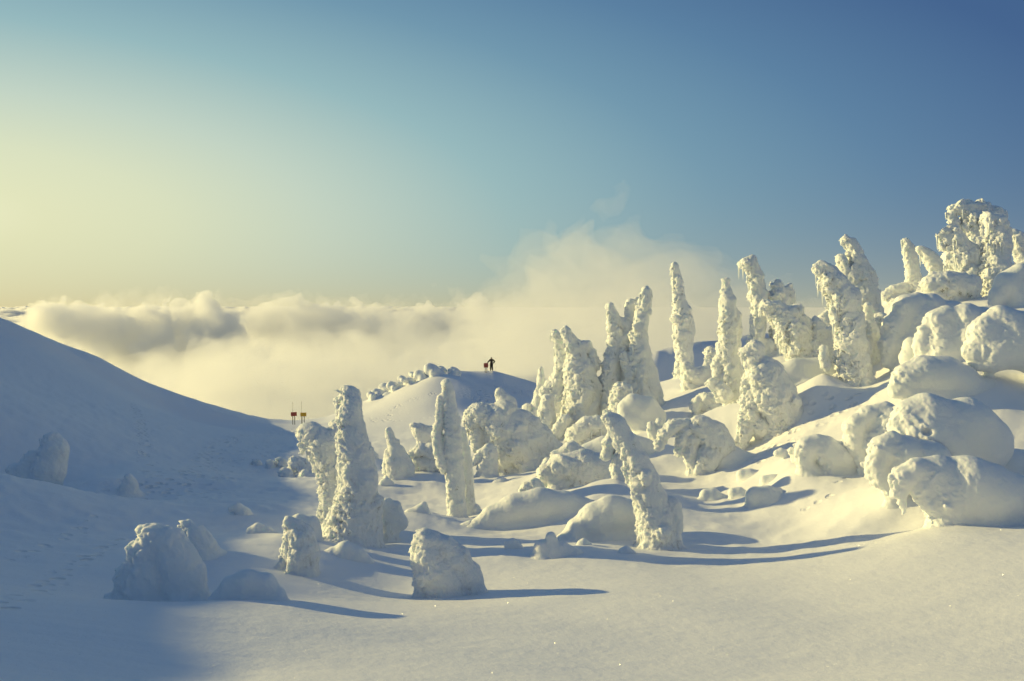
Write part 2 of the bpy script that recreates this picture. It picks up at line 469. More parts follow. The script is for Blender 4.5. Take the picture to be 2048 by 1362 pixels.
T('snow_laden_tree', 'bell-shaped tree draped in long icicles near the right edge', 'tree', G_T, 55, (1935, 600), 'c',
  [(1905, 448, 7), (1906, 462, 13), (1914, 485, 20), (1928, 515, 30), (1940, 545, 34), (1946, 590, 36), (1946, 615, 36)],
  [(1880, 465, 9), (1892, 468, 12), (1898, 490, 12), (1902, 520, 12)], ice=14)
T('snow_laden_tree', 'highest tree on the right skyline with a round knob on its crown', 'tree', G_T, 60, (1950, 560), 'c',
  [(1962, 405, 7), (1966, 422, 17), (1968, 450, 28), (1962, 480, 26), (1955, 520, 26), (1955, 580, 30)],
  [(1908, 418, 10), (1922, 414, 12), (1940, 422, 18), (1945, 450, 22)], [(1902, 430, 8), (1910, 445, 10)], [(1990, 425, 14), (2002, 440, 12)], ice=10)
T('snow_laden_tree', 'square-headed columnar tree right of the bell-shaped tree', 'tree', G_T, 54, (1990, 600), 'c',
  [(1985, 440, 14), (1998, 450, 18), (1994, 480, 22), (1990, 520, 22), (1986, 550, 26), (1990, 610, 30)], [(1972, 520, 10), (1970, 535, 10)], [(2010, 540, 14), (2030, 548, 12)], ice=8)
T('snow_laden_tree', 'drooping tree cut by the right edge of the frame, at skyline height', 'tree', G_T, 58, (2045, 560), 'c',
  [(2026, 468, 8), (2034, 476, 13), (2042, 500, 13), (2048, 540, 14), (2050, 590, 18)], [(2050, 478, 10), (2065, 490, 14)], [(2026, 490, 6), (2030, 505, 5)], ice=3)
T('snow_covered_shrub', 'oval flecked shrub below the bell-shaped tree, dark specks on its face', 'shrub', G_S, 53, (1900, 600), 'c',
  [(1862, 568, 14), (1880, 566, 20), (1905, 570, 24), (1935, 575, 24)], [(1875, 590, 16), (1905, 595, 18)], tuft=5, rough=0.7)
T('snow_mound', 'high steep snow dome at the right frame edge with a lit lumpy flank', 'snow mound', G_M, 49, (2020, 610), 'm',
  [(2040, 545, 20), (2015, 568, 24), (1995, 592, 16), (1985, 603, 8)], [(2070, 560, 34), (2040, 590, 28)], low=1)
T('snow_mound', 'tall bulging mound with a long knobbly left edge below the ragged ridge', 'snow mound', G_M, 47, (1790, 740), 'm',
  [(1836, 604, 20), (1812, 618, 26), (1796, 650, 26), (1782, 690, 22), (1775, 722, 14)], [(1860, 615, 30), (1850, 650, 44), (1825, 690, 40), (1810, 725, 26)], [(1900, 640, 40), (1890, 680, 40)], lumps=1)
T('snow_mound', 'dark shaded round boulder of snow tucked between two bulging mounds', 'snow mound', G_M, 45, (1818, 740), 'm',
  [(1822, 690, 18), (1820, 715, 20), (1825, 745, 20)])
T('snow_mound', 'bulging mound with a horned left shoulder, second of the row toward the right edge', 'snow mound', G_M, 43.5, (1870, 735), 'm',
  [(1895, 630, 20), (1872, 642, 20), (1880, 660, 26), (1885, 700, 40), (1880, 730, 30)], [(1845, 662, 12), (1842, 690, 15), (1848, 720, 14)], [(1930, 640, 36), (1940, 680, 50), (1980, 660, 50)], lumps=1)
T('snow_mound', 'biggest upper right mound with a rounded lumpy nose, cut by the frame edge', 'snow mound', G_M, 38, (1985, 745), 'm',
  [(2000, 640, 28), (1968, 664, 28), (1948, 700, 20), (1956, 730, 10)], [(2020, 665, 48), (1990, 700, 40), (2060, 680, 60), (2120, 700, 70)], lumps=1)
T('snow_mound', 'wide flat-lying mound just under the horned-shoulder mound, grainy left end', 'snow mound', G_M, 38, (1860, 800), 'm',
  [(1795, 778, 18), (1815, 760, 28), (1850, 748, 36), (1890, 750, 36), (1930, 762, 28), (1960, 775, 16)], [(1830, 785, 26), (1890, 785, 30)], lumps=1)
T('snow_mound', 'great round mound with a small dark hole in the middle of its face', 'snow mound', G_M, 32.5, (1870, 945), 'm',
  [(1850, 812, 22), (1822, 832, 28), (1806, 862, 24), (1812, 890, 16)], [(1865, 835, 44), (1860, 870, 62), (1890, 900, 60), (1930, 860, 60), (1960, 890, 60)], lumps=1, hole=(1855, 864))
T('snow_mound', 'narrow mound with a lumpy left rim peeking out left of the great round mound', 'snow mound', G_M, 36.5, (1740, 950), 'm',
  [(1770, 818, 16), (1735, 830, 18), (1712, 850, 20), (1708, 885, 18), (1722, 920, 14), (1735, 945, 8)], [(1780, 850, 40), (1760, 890, 40), (1775, 925, 30)], lumps=1)
T('snow_mound', 'craggy lobed mound hanging below the great round mound on its left', 'snow mound', G_M, 31.5, (1790, 985), 'm',
  [(1785, 880, 18), (1765, 900, 26), (1752, 928, 22), (1760, 955, 18), (1776, 975, 12), (1782, 995, 8)], [(1810, 910, 40), (1805, 950, 30), (1850, 930, 50)], lumps=1)
T('snow_mound', 'isolated round mound with a rippled left face on the bright slope', 'snow mound', G_M, 37, (1645, 945), 'm',
  [(1635, 885, 16), (1614, 898, 20), (1610, 922, 16), (1625, 940, 12)], [(1650, 900, 28), (1665, 915, 30), (1700, 910, 30)], lumps=1)
T('snow_covered_shrub', 'tiny rime tuft just left of the isolated round mound', 'shrub', G_S, 37.5, (1585, 915), 'c',
  [(1582, 900, 5), (1587, 906, 7), (1590, 916, 7)])
T('snow_mound', 'nearest right-hand mound, overhanging on the left with a hanging snow drip', 'snow mound', G_M, 28.5, (1880, 1042), 'm',
  [(1870, 930, 20), (1835, 940, 26), (1808, 958, 24), (1800, 985, 15), (1806, 1008, 8), (1810, 1024, 5)],
  [(1880, 955, 44), (1900, 985, 52), (1930, 975, 62), (1980, 990, 60), (2040, 1000, 50)], [(1850, 975, 34), (1868, 1005, 28), (1880, 1030, 24)], lumps=1, hole=(1884, 1034))
T('snow_mound', 'gently domed sunlit mound behind the nearest right-hand mound', 'snow mound', G_M, 33, (2010, 960), 'm',
  [(1960, 935, 30), (2010, 940, 42), (2060, 945, 44)], low=1)
T('snow_covered_shrub', 'ribbed shrub like three nested arches, on the slope right of the leaning column', 'shrub', G_S, 44, (1385, 950), 'c',
  [(1372, 846, 11), (1350, 850, 13), (1330, 868, 12), (1320, 890, 10)], [(1395, 855, 13), (1370, 862, 13), (1362, 885, 12), (1358, 908, 8)],
  [(1405, 872, 15), (1385, 880, 16), (1380, 905, 15), (1385, 930, 13), (1388, 950, 12)], [(1400, 850, 20), (1425, 870, 28), (1440, 895, 30), (1415, 915, 28), (1400, 935, 20)])
T('snow_mound', 'smooth low bank right of the ribbed arch shrub', 'snow mound', G_M, 44, (1470, 920), 'm',
  [(1430, 905, 28), (1460, 915, 24), (1490, 920, 16)], low=1)
T('snow_laden_tree', 'sloping rime wedge between the shelf-topped tree and the hooded tree', 'tree', G_T, 54, (1650, 730), 'c',
  [(1688, 590, 8), (1672, 620, 14), (1655, 650, 22), (1650, 690, 30), (1650, 730, 34)], [(1620, 655, 12), (1625, 690, 20)], rough=0.8)
T('snow_covered_shrub', 'rounded rime bush filling the gap left of the broad-shouldered tree', 'shrub', G_S, 59, (1098, 860), 'c',
  [(1096, 800, 12), (1094, 825, 16), (1094, 850, 18)], ice=3)
T('snow_covered_shrub', 'low rime bush between the isolated spire and the bottle-shaped tree', 'shrub', G_S, 66, (1432, 745), 'c',
  [(1422, 705, 10), (1430, 725, 14), (1436, 745, 16)])
T('snow_covered_shrub', 'rime bush at the right foot of the two-horned tree', 'shrub', G_S, 57, (1248, 850), 'c',
  [(1246, 780, 14), (1242, 805, 20), (1240, 835, 22)], ice=2)
T('snow_covered_shrub', 'rounded rime bush between hunched tree and bottle-shaped tree, at knee height', 'shrub', G_S, 51, (1440, 800), 'c',
  [(1425, 765, 8), (1436, 775, 12), (1448, 790, 14)])
T('snow_covered_shrub', 'rime bush wedged behind the lower right foot of the hooded tree', 'shrub', G_S, 50, (1775, 745), 'c',
  [(1762, 640, 14), (1765, 670, 18), (1765, 705, 18), (1765, 735, 16)])
T('snow_mound', 'soft low drift filling the hollow behind the shaded rime wall', 'snow mound', G_M, 48, (1210, 920), 'm',
  [(1175, 905, 18), (1210, 898, 24), (1250, 890, 24), (1290, 895, 20)], low=1)
# --- small lumps on the bright right slope
for (lx, ly, r, D, lab) in [
        (1418, 988, 14, 39, 'leftmost of the low snow bumps on the bright slope below the ribbed arch shrub'),
        (1472, 985, 12, 38.5, 'round pebble-like snow bump in the middle of the low bumps on the bright slope'),
        (1490, 948, 14, 41, 'small snow hummock highest among the low bumps on the bright slope'),
        (1535, 960, 12, 38.5, 'button-shaped snow knob on the bright slope left of the isolated round mound'),
        (1520, 992, 22, 36.5, 'sloping snow hump in front of the button-shaped knob on the bright slope')]:
    T('snow_bump', lab, 'snow bump', 'low snow bumps on the bright slope', D, (lx, ly + r * 0.7), 'm',
      [(lx - r * 0.5, ly, r * 0.8), (lx + r * 0.6, ly + r * 0.15, r), (lx + r * 1.6, ly + r * 0.5, r * 0.6)], low=1)
for (lx, ly, r, D, lab) in [
        (1022, 1086, 9, 31.5, 'small half-buried snow bump left of the blue-shaded stump'),
        (937, 1050, 9, 37, 'little snow lump at the right foot of the slender column tree'),
        (1165, 1084, 7, 31.5, 'flat snow bump between the blue-shaded stump and the whaleback mound'),
        (1000, 962, 8, 48, 'small snow lump under the belly of the massive bowed tree'),
        (1560, 905, 9, 39.5, 'small snow bump on the bright slope above the button-shaped knob'),
        (1250, 1100, 8, 30.5, 'tiny bump in front of the lone leaning column'),
        (735, 905, 9, 56, 'small snow lump in the shadow gap right of the thickest column tree'),
        (770, 962, 7, 48.5, 'tiny snow lump left of the small pointed tree')]:
    T('snow_bump', lab, 'snow bump', 'half-buried snow bumps between the trees', D, (lx, ly + r * 0.7), 'm',
      [(lx - r * 0.7, ly + r * 0.2, r * 0.8), (lx + r * 0.4, ly, r), (lx + r * 1.8, ly + r * 0.6, r * 0.6)], low=1)
# --- left, in the shade
T('snow_covered_tree', 'biggest lumpy snow hump at lower left, its crest just catching the sun', 'tree', G_S, 24, (325, 1215), 'm',
  [(282, 1060, 13), (305, 1070, 24), (330, 1090, 34), (348, 1125, 42), (362, 1160, 46), (380, 1195, 34)],
  [(300, 1110, 36), (300, 1160, 50), (300, 1200, 46)], [(262, 1150, 28), (258, 1195, 30)], [(340, 1205, 40), (280, 1215, 36)], lumps=1)
T('snow_covered_tree', 'smaller rounded snow hump just behind the biggest lower-left one', 'tree', G_S, 28.5, (405, 1110), 'm',
  [(376, 1050, 12), (392, 1072, 22), (405, 1095, 26), (412, 1120, 26)], lumps=1)
T('snow_mound', 'low shaded loaf-shaped mound right of the biggest lower-left hump', 'snow mound', G_M, 23.5, (490, 1195), 'm',
  [(440, 1190, 12), (462, 1175, 22), (495, 1167, 28), (530, 1170, 24), (555, 1185, 14)], [(480, 1195, 20), (520, 1198, 18)], lumps=1)
T('snow_covered_tree', 'upright stubby snow post left of the thickest column tree, in the sun', 'tree', G_S, 27.5, (600, 1140), 'c',
  [(582, 1046, 12), (592, 1054, 18), (600, 1075, 30), (604, 1100, 32), (606, 1130, 30)], [(575, 1080, 12), (572, 1110, 10), (570, 1140, 8)], rough=0.8)
T('snow_covered_shrub', 'round snowy bush right behind the upright stubby post', 'shrub', G_S, 31.5, (620, 1075), 'm',
  [(575, 1046, 10), (598, 1040, 12), (622, 1048, 16), (626, 1065, 16)], lumps=1)
T('snow_covered_tree', 'hunched snow figure with scalloped left edge, alone in the foreground centre', 'tree', G_S, 26.6, (890, 1190), 'c',
  [(850, 1072, 16), (860, 1085, 26), (862, 1115, 38), (875, 1140, 44), (895, 1165, 42), (900, 1195, 36)],
  [(885, 1092, 22), (910, 1120, 30), (932, 1150, 28), (952, 1180, 18)], [(850, 1160, 22), (848, 1195, 18)], [(840, 1075, 12), (832, 1105, 12), (836, 1135, 14)], rough=0.6)
T('snow_mound', 'small drift hump in front of the thickest column tree', 'snow mound', G_M, 30, (690, 1112), 'm',
  [(668, 1104, 10), (690, 1100, 18), (718, 1108, 15), (735, 1118, 8)], low=1)
T('snow_covered_tree', 'tall ghostly snow tree in the blue shade at the far left', 'tree', G_S, 46, (95, 1005), 'm',
  [(104, 880, 18), (108, 900, 26), (100, 935, 32), (86, 970, 34), (70, 1005, 34)], [(66, 915, 18), (52, 950, 26), (42, 995, 28)], [(30, 940, 14), (24, 985, 18)], lumps=1)
T('snow_covered_tree', 'small ghostly snow tree in the blue shade, middle of the left slope', 'tree', G_S, 44, (258, 1000), 'm',
  [(256, 956, 9), (260, 975, 15), (262, 1000, 18)], lumps=1)
T('snow_covered_tree', 'shaded snow tree cut by the left frame edge', 'tree', G_S, 41, (5, 1020), 'm',
  [(8, 960, 14), (10, 985, 20), (0, 1020, 24), (-30, 1000, 26)], lumps=1)
for (lx, ly, r, D, lab) in [
        (512, 924, 6, 60, 'leftmost tiny rime tuft at the shade edge left of the hammer-headed tree'),
        (541, 928, 9, 59, 'small rime knob second from the left at the shade edge'),
        (562, 922, 8, 59, 'upright rime nub in the middle of the row at the shade edge'),
        (600, 935, 20, 57, 'wide rime hummock against the hammer-headed tree'),
        (570, 948, 11, 56, 'low smooth lump in front of the upright rime nub'),
        (612, 952, 12, 54, 'round rime lump lowest in the row at the shade edge')]:
    T('rime_lump', lab, 'snow lump', 'rime lumps at the shade edge', D, (lx, ly + r * 0.8), 'c',
      [(lx - r * 0.3, ly - r * 0.2, r * 0.8), (lx + r * 0.4, ly + r * 0.4, r), (lx + r * 0.4, ly + r * 1.1, r)])
T('rime_lump', 'bent drift knob above the upright stubby post on the shade line', 'snow lump', 'rime lumps at the shade edge', 38, (478, 1028), 'm',
  [(462, 1016, 7), (476, 1014, 9), (490, 1024, 10), (492, 1034, 9)], low=1)
T('rime_lump', 'half-buried drift knob left of the round snowy bush', 'snow lump', 'rime lumps at the shade edge', 32.5, (520, 1064), 'm',
  [(500, 1060, 7), (515, 1056, 10), (535, 1064, 10), (550, 1074, 7)], low=1)
T('snow_bump', 'tiny sharp snow ridge in the hollow right of the thickest column tree', 'snow bump', None, 38, (842, 1022), 'm',
  [(820, 1024, 6), (840, 1018, 9), (848, 1010, 6), (850, 1022, 9)], low=1)
# --- lumps on the distant crest
crest = [(740, 790, 9, 'lowest and leftmost snow ball on the crest of the far hill'),
         (752, 783, 7, 'small snow ball just above the lowest one on the far crest'),
         (768, 776, 10, 'third snow ball up the far crest, wide and flat'),
         (782, 768, 7, 'small cap of snow above the third ball of the far crest'),
         (798, 772, 11, 'broad snow ball a third of the way up the far crest'),
         (802, 757, 6, 'tiny snow knob on the skyline a third of the way up the far crest'),
         (818, 762, 12, 'large snow ball half way up the far crest'),
         (822, 749, 7, 'skyline knob above the large half-way ball of the far crest'),
         (838, 748, 9, 'snow ball just past half way on the far crest skyline'),
         (852, 752, 13, 'biggest snow ball below the crest skyline, near the hill top'),
         (860, 738, 9, 'skyline snow ball near the top of the far crest'),
         (880, 734, 7, 'topmost snow ball on the far crest, nearest to the skier'),
         (835, 768, 9, 'sunken snow ball under the half-way group of the far crest'),
         (826, 776, 10, 'flat snow cushion low on the sunny side of the far crest'),
         (880, 752, 11, 'smooth snow cushion below the topmost ball of the far crest'),
         (776, 795, 8, 'lone snow cushion on the pale slope under the far crest'),
         (905, 738, 8, 'flattened snow hump between the topmost ball and the open crest')]
for k_, (lx, ly, r, lab) in enumerate(crest):
    r = r * (0.8, 1.25, 1.0, 1.35, 0.9, 1.1, 0.85)[k_ % 7]
    ly += (0, 2, -1, 3, 1)[k_ % 5]
    T('snow_ball', lab, 'snow lump', G_L, 121 + (k_ * 7 % 5) * 0.5, (lx + 4, ly + r * 0.35), 'm',
      [(lx - r * 0.1, ly, r * 0.95), (lx + r * 0.7, ly + r * 0.25, r * 0.9), (lx + r * 1.8, ly + r * 0.7, r * 0.6)],
      [(lx + r * 0.3, ly + r * 0.1, r * 0.8, 8), (lx + r * 0.6, ly + r * 0.5, r * 0.7, -9)], lumps=1)

# ------------------------------------------------------------------ terrain
CP = [  # photo pixel x, y, forward distance D
    (0, 1362, 14), (0, 1200, 21), (0, 1050, 32), (0, 950, 40), (0, 850, 52), (0, 750, 68), (0, 636, 88),
    (200, 1362, 15), (200, 1200, 22), (200, 1050, 34), (200, 950, 45), (200, 850, 62), (200, 770, 86), (200, 716, 99), (60, 674, 88), (200, 742, 95.5), (320, 804, 101), (390, 826, 103.5), (470, 842, 107),
    (400, 1362, 16), (400, 1200, 23.5), (400, 1050, 36), (400, 950, 49), (400, 870, 72), (400, 801, 107), (300, 762, 104),
    (480, 826, 112), (560, 838, 118), (560, 870, 85), (560, 950, 53), (600, 848, 112), (650, 838, 119), (480, 1000, 41),
    (500, 1120, 28), (600, 1200, 23.5), (700, 830, 117), (760, 800, 121), (800, 830, 105), (800, 773, 122), (870, 738, 126),
    (870, 800, 108), (870, 860, 86), (800, 870, 84), (800, 940, 60), (850, 960, 54), (1000, 950, 51), (800, 990, 47),
    (860, 1030, 40), (950, 1080, 34), (1080, 1200, 24.5), (780, 1192, 26.6), (850, 1196, 26.6), (950, 1194, 26.2), (700, 1218, 23.3), (900, 1222, 23.3), (1020, 1100, 32), (760, 1150, 29), (1024, 1362, 16), (1500, 1362, 16), (700, 1362, 16),
    (2048, 1362, 15), (2048, 1200, 20.5), (1600, 1200, 23), (1300, 1200, 23.5), (1600, 1085, 31.5), (1600, 1050, 34),
    (1800, 1060, 31), (2000, 1050, 29), (2048, 1024, 29), (1450, 1060, 34), (1430, 1010, 38), (1380, 990, 41),
    (1560, 960, 38), (1650, 960, 36), (1760, 1000, 32), (1700, 860, 41), (1600, 870, 43.5), (1500, 910, 46), (1660, 820, 45),
    (1760, 780, 44), (1980, 790, 37.5), (2048, 780, 38), (1700, 730, 52), (1850, 660, 50), (1600, 715, 60), (1500, 725, 66),
    (1400, 768, 64), (1350, 795, 58), (1480, 752, 60), (1440, 770, 60), (1240, 880, 50), (1030, 900, 66), (1100, 800, 98), (1000, 860, 88),
    (940, 741, 128.5), (985, 739, 129), (1075, 748, 129), (1200, 757, 128), (1000, 776, 124.5), (940, 766, 124.5), (1070, 790, 124), (900, 766, 118), (1150, 800, 123),
    (1000, 792, 116), (950, 786, 114), (1040, 796, 117), (1020, 835, 110), (1075, 845, 108),
    (1260, 712, 113), (1330, 694, 113.5), (1400, 678, 115.5), (1490, 668, 119), (1600, 645, 123), (1260, 765, 109.5), (1330, 755, 110), (1400, 742, 111.5), (1490, 728, 114), (1600, 700, 118), (1330, 790, 88), (1450, 782, 84),
    (1790, 572, 62), (1960, 560, 60), (2048, 530, 58), (2048, 640, 46), (1720, 625, 70), (1640, 655, 74),
    (2300, 1000, 29), (2300, 700, 40), (2300, 500, 55), (2300, 1362, 15), (2600, 900, 30), (2600, 600, 45), (2600, 1362, 12),
    (-60, 1362, 13.5)]
CPW = [(-46, 27, 5.35), (-46, 42, 3.3), (-47, 58, 1.6), (-56, 78, 0.8), (-61, 96, -0.2), (-64, 27, 6), (-64, 42, 5), (-70, 60, 3.4),
       (-80, 80, 4), (0, 0.5, -1.8), (0, 6, -3.4), (-10, 5, -3.0), (-25, 12, -2.2), (-30, 20, -0.5), (-44, 14, 6.0), (10, 5, -3.2), (25, 12, -3.0), (-70, 10, 7.5)]
pts = [at(*c) for c in CP] + [np.array(c, float) for c in CPW]
for th in THINGS:
    if True:
        pts.append(at(th['base'][0], th['base'][1], th['D']))
pts = np.array(pts)


def warp(X, Y):
    r = np.sqrt(X * X + (Y + 6.0) ** 2)
    return np.stack([np.arctan2(X, Y + 6.0) * 1.0, np.log(np.maximum(r, 1.0))], -1)


Wp = warp(pts[:, 0], pts[:, 1])


def tps(r2):
    return 0.5 * r2 * np.log(r2 + 1e-12)


n_ = len(pts)
dd = ((Wp[:, None] - Wp[None]) ** 2).sum(-1)
A = np.zeros((n_ + 3, n_ + 3))
A[:n_, :n_] = tps(dd) + np.eye(n_) * 0.0006
A[:n_, n_] = 1
A[:n_, n_ + 1:] = Wp
A[n_:, :n_] = A[:n_, n_:].T
rhs = np.concatenate([pts[:, 2], np.zeros(3)])
COEF = np.linalg.solve(A, rhs)


def rbf(X, Y):
    q = warp(X.ravel(), Y.ravel())
    out = np.empty(len(q))
    for i in range(0, len(q), 20000):
        s = q[i:i + 20000]
        d2 = ((s[:, None, 0] - Wp[None, :, 0]) ** 2 + (s[:, None, 1] - Wp[None, :, 1]) ** 2)
        out[i:i + 20000] = tps(d2) @ COEF[:n_] + COEF[n_] + s @ COEF[n_ + 1:]
    return out.reshape(X.shape)


CRX = np.array([-4000, -300, 0, 200, 400, 560, 650, 740, 870, 985, 1200, 1300, 1400, 1490, 1600, 1700, 1800, 1960, 2100, 4000])
CRD = np.array([100, 94, 89, 100, 107, 118, 119, 121, 126, 129, 124, 113, 115.5, 119, 123, 95, 63, 60, 58, 58])


def smooth(a, b, x):
    t_ = np.clip((x - a) / (b - a), 0, 1)
    return t_ * t_ * (3 - 2 * t_)


def fringe(X, Y):                     # fine relief of the open snow
    p = np.stack([X, Y, np.zeros_like(X)], -1).reshape(-1, 3)
    d = np.hypot(X, Y).ravel()
    f = 0.15 * perlin(p * 0.13) + 0.035 * perlin(p * np.array((0.35, 0.6, 1)) + 5) + 0.006 * perlin(p * np.array((1.1, 2.6, 1)) + 9)
    q = p * np.array((0.55, 0.9, 1))
    f = f + (0.16 * (0.3 - np.abs(perlin(q + 11))) + 0.05 * (0.3 - np.abs(perlin(q * 2.3 + 15)))) * np.clip((d - 27) / 10, 0, 1) * np.clip((105 - d) / 40, 0.15, 1)
    f = f + 0.25 * np.clip((d - 60) / 60, 0, 1) * perlin(p * 0.09 + 3)
    return f.reshape(X.shape)


BERMS = []
BERM_PX = [([(-60, 625), (0, 648), (60, 674), (130, 708), (200, 745), (260, 777), (320, 804), (380, 824), (470, 840)], 0.45, 1.1),
           ([(180, 721), (260, 762), (340, 800)], 0.3, 1.0)]


def berm(X, Y):
    out = np.zeros(X.size)
    P = np.stack([X.ravel(), Y.ravel()], -1)
    m = np.nonzero((P[:, 1] > 70) & (P[:, 1] < 125) & (P[:, 0] < -15))[0]
    for poly, hgt, wid in BERMS:
        q = poly
        best = np.full(len(m), 1e9)
        for a, b in zip(q[:-1], q[1:]):
            ab = b - a
            t_ = np.clip(((P[m] - a) @ ab) / (ab @ ab), 0, 1)
            best = np.minimum(best, np.hypot(*(P[m] - a - t_[:, None] * ab).T))
        out[m] += hgt * np.exp(-(best / wid) ** 2)
    return out.reshape(X.shape)


def ground(X, Y, relief=True):
    X = np.asarray(X, float)
    Y = np.asarray(Y, float)
    ysafe = np.maximum(Y, 1.0)
    pxs = CX + FPX * X / ysafe
    Dc = np.interp(pxs, CRX, CRD)
    Dc = np.where(Y < 30, 1e4, Dc)
    over = Y > Dc
    s = np.where(over, Dc / ysafe, 1.0)
    z = rbf(X * s, Y * s)
    if relief:
        z = z + fringe(X * s, Y * s) * np.clip(np.hypot(X, Y) / 12, 0, 1) + berm(X * s, Y * s)
    w = smooth(1262, 1300, pxs) * (1 - smooth(1520, 1570, pxs)) * ((Y > 64) & (Y < 125))
    if (w > 0).any():
        k_i = w > 0
        Xs, Ys, Dk = X[k_i], Y[k_i], Dc[k_i]
        zc = rbf(Xs * Dk / Ys, Dk)
        tf = np.maximum(Dk - Ys, 0.0)
        cap = zc - np.where(tf < 4.6, 1.2 * tf, 5.5 - 0.14 * (tf - 4.6)) + 0.5 * perlin(np.stack([Xs * 0.9, Ys * 0.9, Xs * 0], -1)) * np.clip(tf / 2, 0, 1)
        zk = z[k_i]
        z = z.copy()
        z[k_i] = zk + (np.minimum(zk, cap) - zk) * w[k_i]
    t = np.where(over, Y - Dc, 0.0)
    c_ = np.where(pxs < 500, 0.05, 0.022)
    drop = np.where(t < 14, c_ * t * t, c_ * 196 + 0.9 * (t - 14))
    return np.maximum(z - drop, -420.0 + 0 * z)


def ground_at(px, py, D0=12, D1=135):
    """first terrain hit of the ray through a photo pixel"""
    Ds = np.arange(D0, D1, 0.25)
    P = np.array([at(px, py, d) for d in Ds])
    g = ground(P[:, 0], P[:, 1])
    k = np.argmax(P[:, 2] <= g)
    return P[k] if (P[:, 2] <= g).any() else P[-1]


_b = [([ground_at(x, y, 60, 125)[:2] for x, y in poly], h_, w_) for poly, h_, w_ in BERM_PX]
BERMS.extend(_b)

# ---- ground sheet: polar grid, dense inside the view
def dens_axis(segs):
    a = []
    for s0, s1, st in segs:
        a.append(np.arange(s0, s1, st))
    a.append([segs[-1][1]])
    return np.concatenate(a)


ang = np.radians(dens_axis([(-178, -88, 3.0), (-88, -32, 0.35), (-32, 30, 0.08), (30, 60, 0.4), (60, 180, 3.0)]))
rad = [0.6]
while rad[-1] < 175:
    r = rad[-1]
    rad.append(r + max(0.05, 0.00125 * r ** 1.5) if r > 11 else r + 0.35)
while rad[-1] < 40000:
    rad.append(rad[-1] * 1.12)
rad = np.array(rad)
AA, RR = np.meshgrid(ang, rad)
GX, GY = RR * np.sin(AA), RR * np.cos(AA)
GZ = ground(GX, GY)
GZ = np.where(GY < 1.0, np.minimum(GZ, -1.7), GZ)
GZ = np.where((GY < 1.0), np.clip(GZ, -60, 12), GZ)
nr, na = AA.shape
V = np.stack([GX, GY, GZ], -1).reshape(-1, 3)
idx = np.arange(nr * na).reshape(nr, na)
F = np.stack([idx[:-1, :-1], idx[1:, :-1], idx[1:, 1:], idx[:-1, 1:]], -1).reshape(-1, 4)[:, ::-1]
go = mesh_obj('snowy_ground', V, F, M_GROUND)
tag(go, kind='structure')

# ---- footprints and ski tracks (mask for the fine relief)
TRACKS = [([(600, 856), (540, 868), (470, 872), (430, 900), (400, 930), (330, 955), (250, 985)], 0.9, 1.0),
          ([(590, 870), (520, 900), (430, 935), (380, 960), (320, 1000)], 2.2, 0.7),
          ([(560, 862), (500, 880), (460, 905), (400, 960)], 1.6, 0.6),
          ([(270, 810), (285, 850), (292, 900), (300, 950)], 0.5, 0.9),
          ([(10, 1215), (80, 1180), (160, 1125), (250, 1080)], 0.3, 1.0),
          ([(20, 1120), (110, 1080), (200, 1040)], 0.25, 0.8),
          ([(780, 828), (800, 810), (840, 795), (900, 780)], 0.4, 0.9),
          ([(700, 842), (800, 842), (880, 832)], 0.4, 0.7),
          ([(930, 738), (985, 741), (1070, 752)], 1.6, 0.9),
          ([(960, 800), (1000, 778), (1060, 790)], 2.0, 1.0),
          ([(1615, 1022), (1650, 1000), (1690, 965), (1705, 945)], 0.16, 1.0),
          ([(1520, 915), (1580, 870), (1650, 825), (1700, 805)], 1.0, 0.8)]
tm = np.zeros(len(V))
sel = (V[:, 1] > 10) & (V[:, 1] < 135) & (np.abs(V[:, 0]) < V[:, 1] * 0.6)
si = np.nonzero(sel)[0]
P2 = V[si, :2]
for poly, wid, st in TRACKS:
    q = [ground_at(x, y)[:2] for x, y in poly]
    best = np.full(len(P2), 1e9)
    for a, b in zip(q[:-1], q[1:]):
        ab = b - a
        t_ = np.clip(((P2 - a) @ ab) / (ab @ ab), 0, 1)
        best = np.minimum(best, np.hypot(*(P2 - a - t_[:, None] * ab).T))
    tm[si] = np.maximum(tm[si], st * np.clip(1.5 - best / wid, 0, 1))
ta = go.data.attributes.new('track', 'FLOAT', 'POINT')
ta.data.foreach_set('value', tm.astype(np.float32))


# ------------------------------------------------------------------ solid lobes -> surface
def sabs(x):
    return np.sqrt(x * x + 0.012)


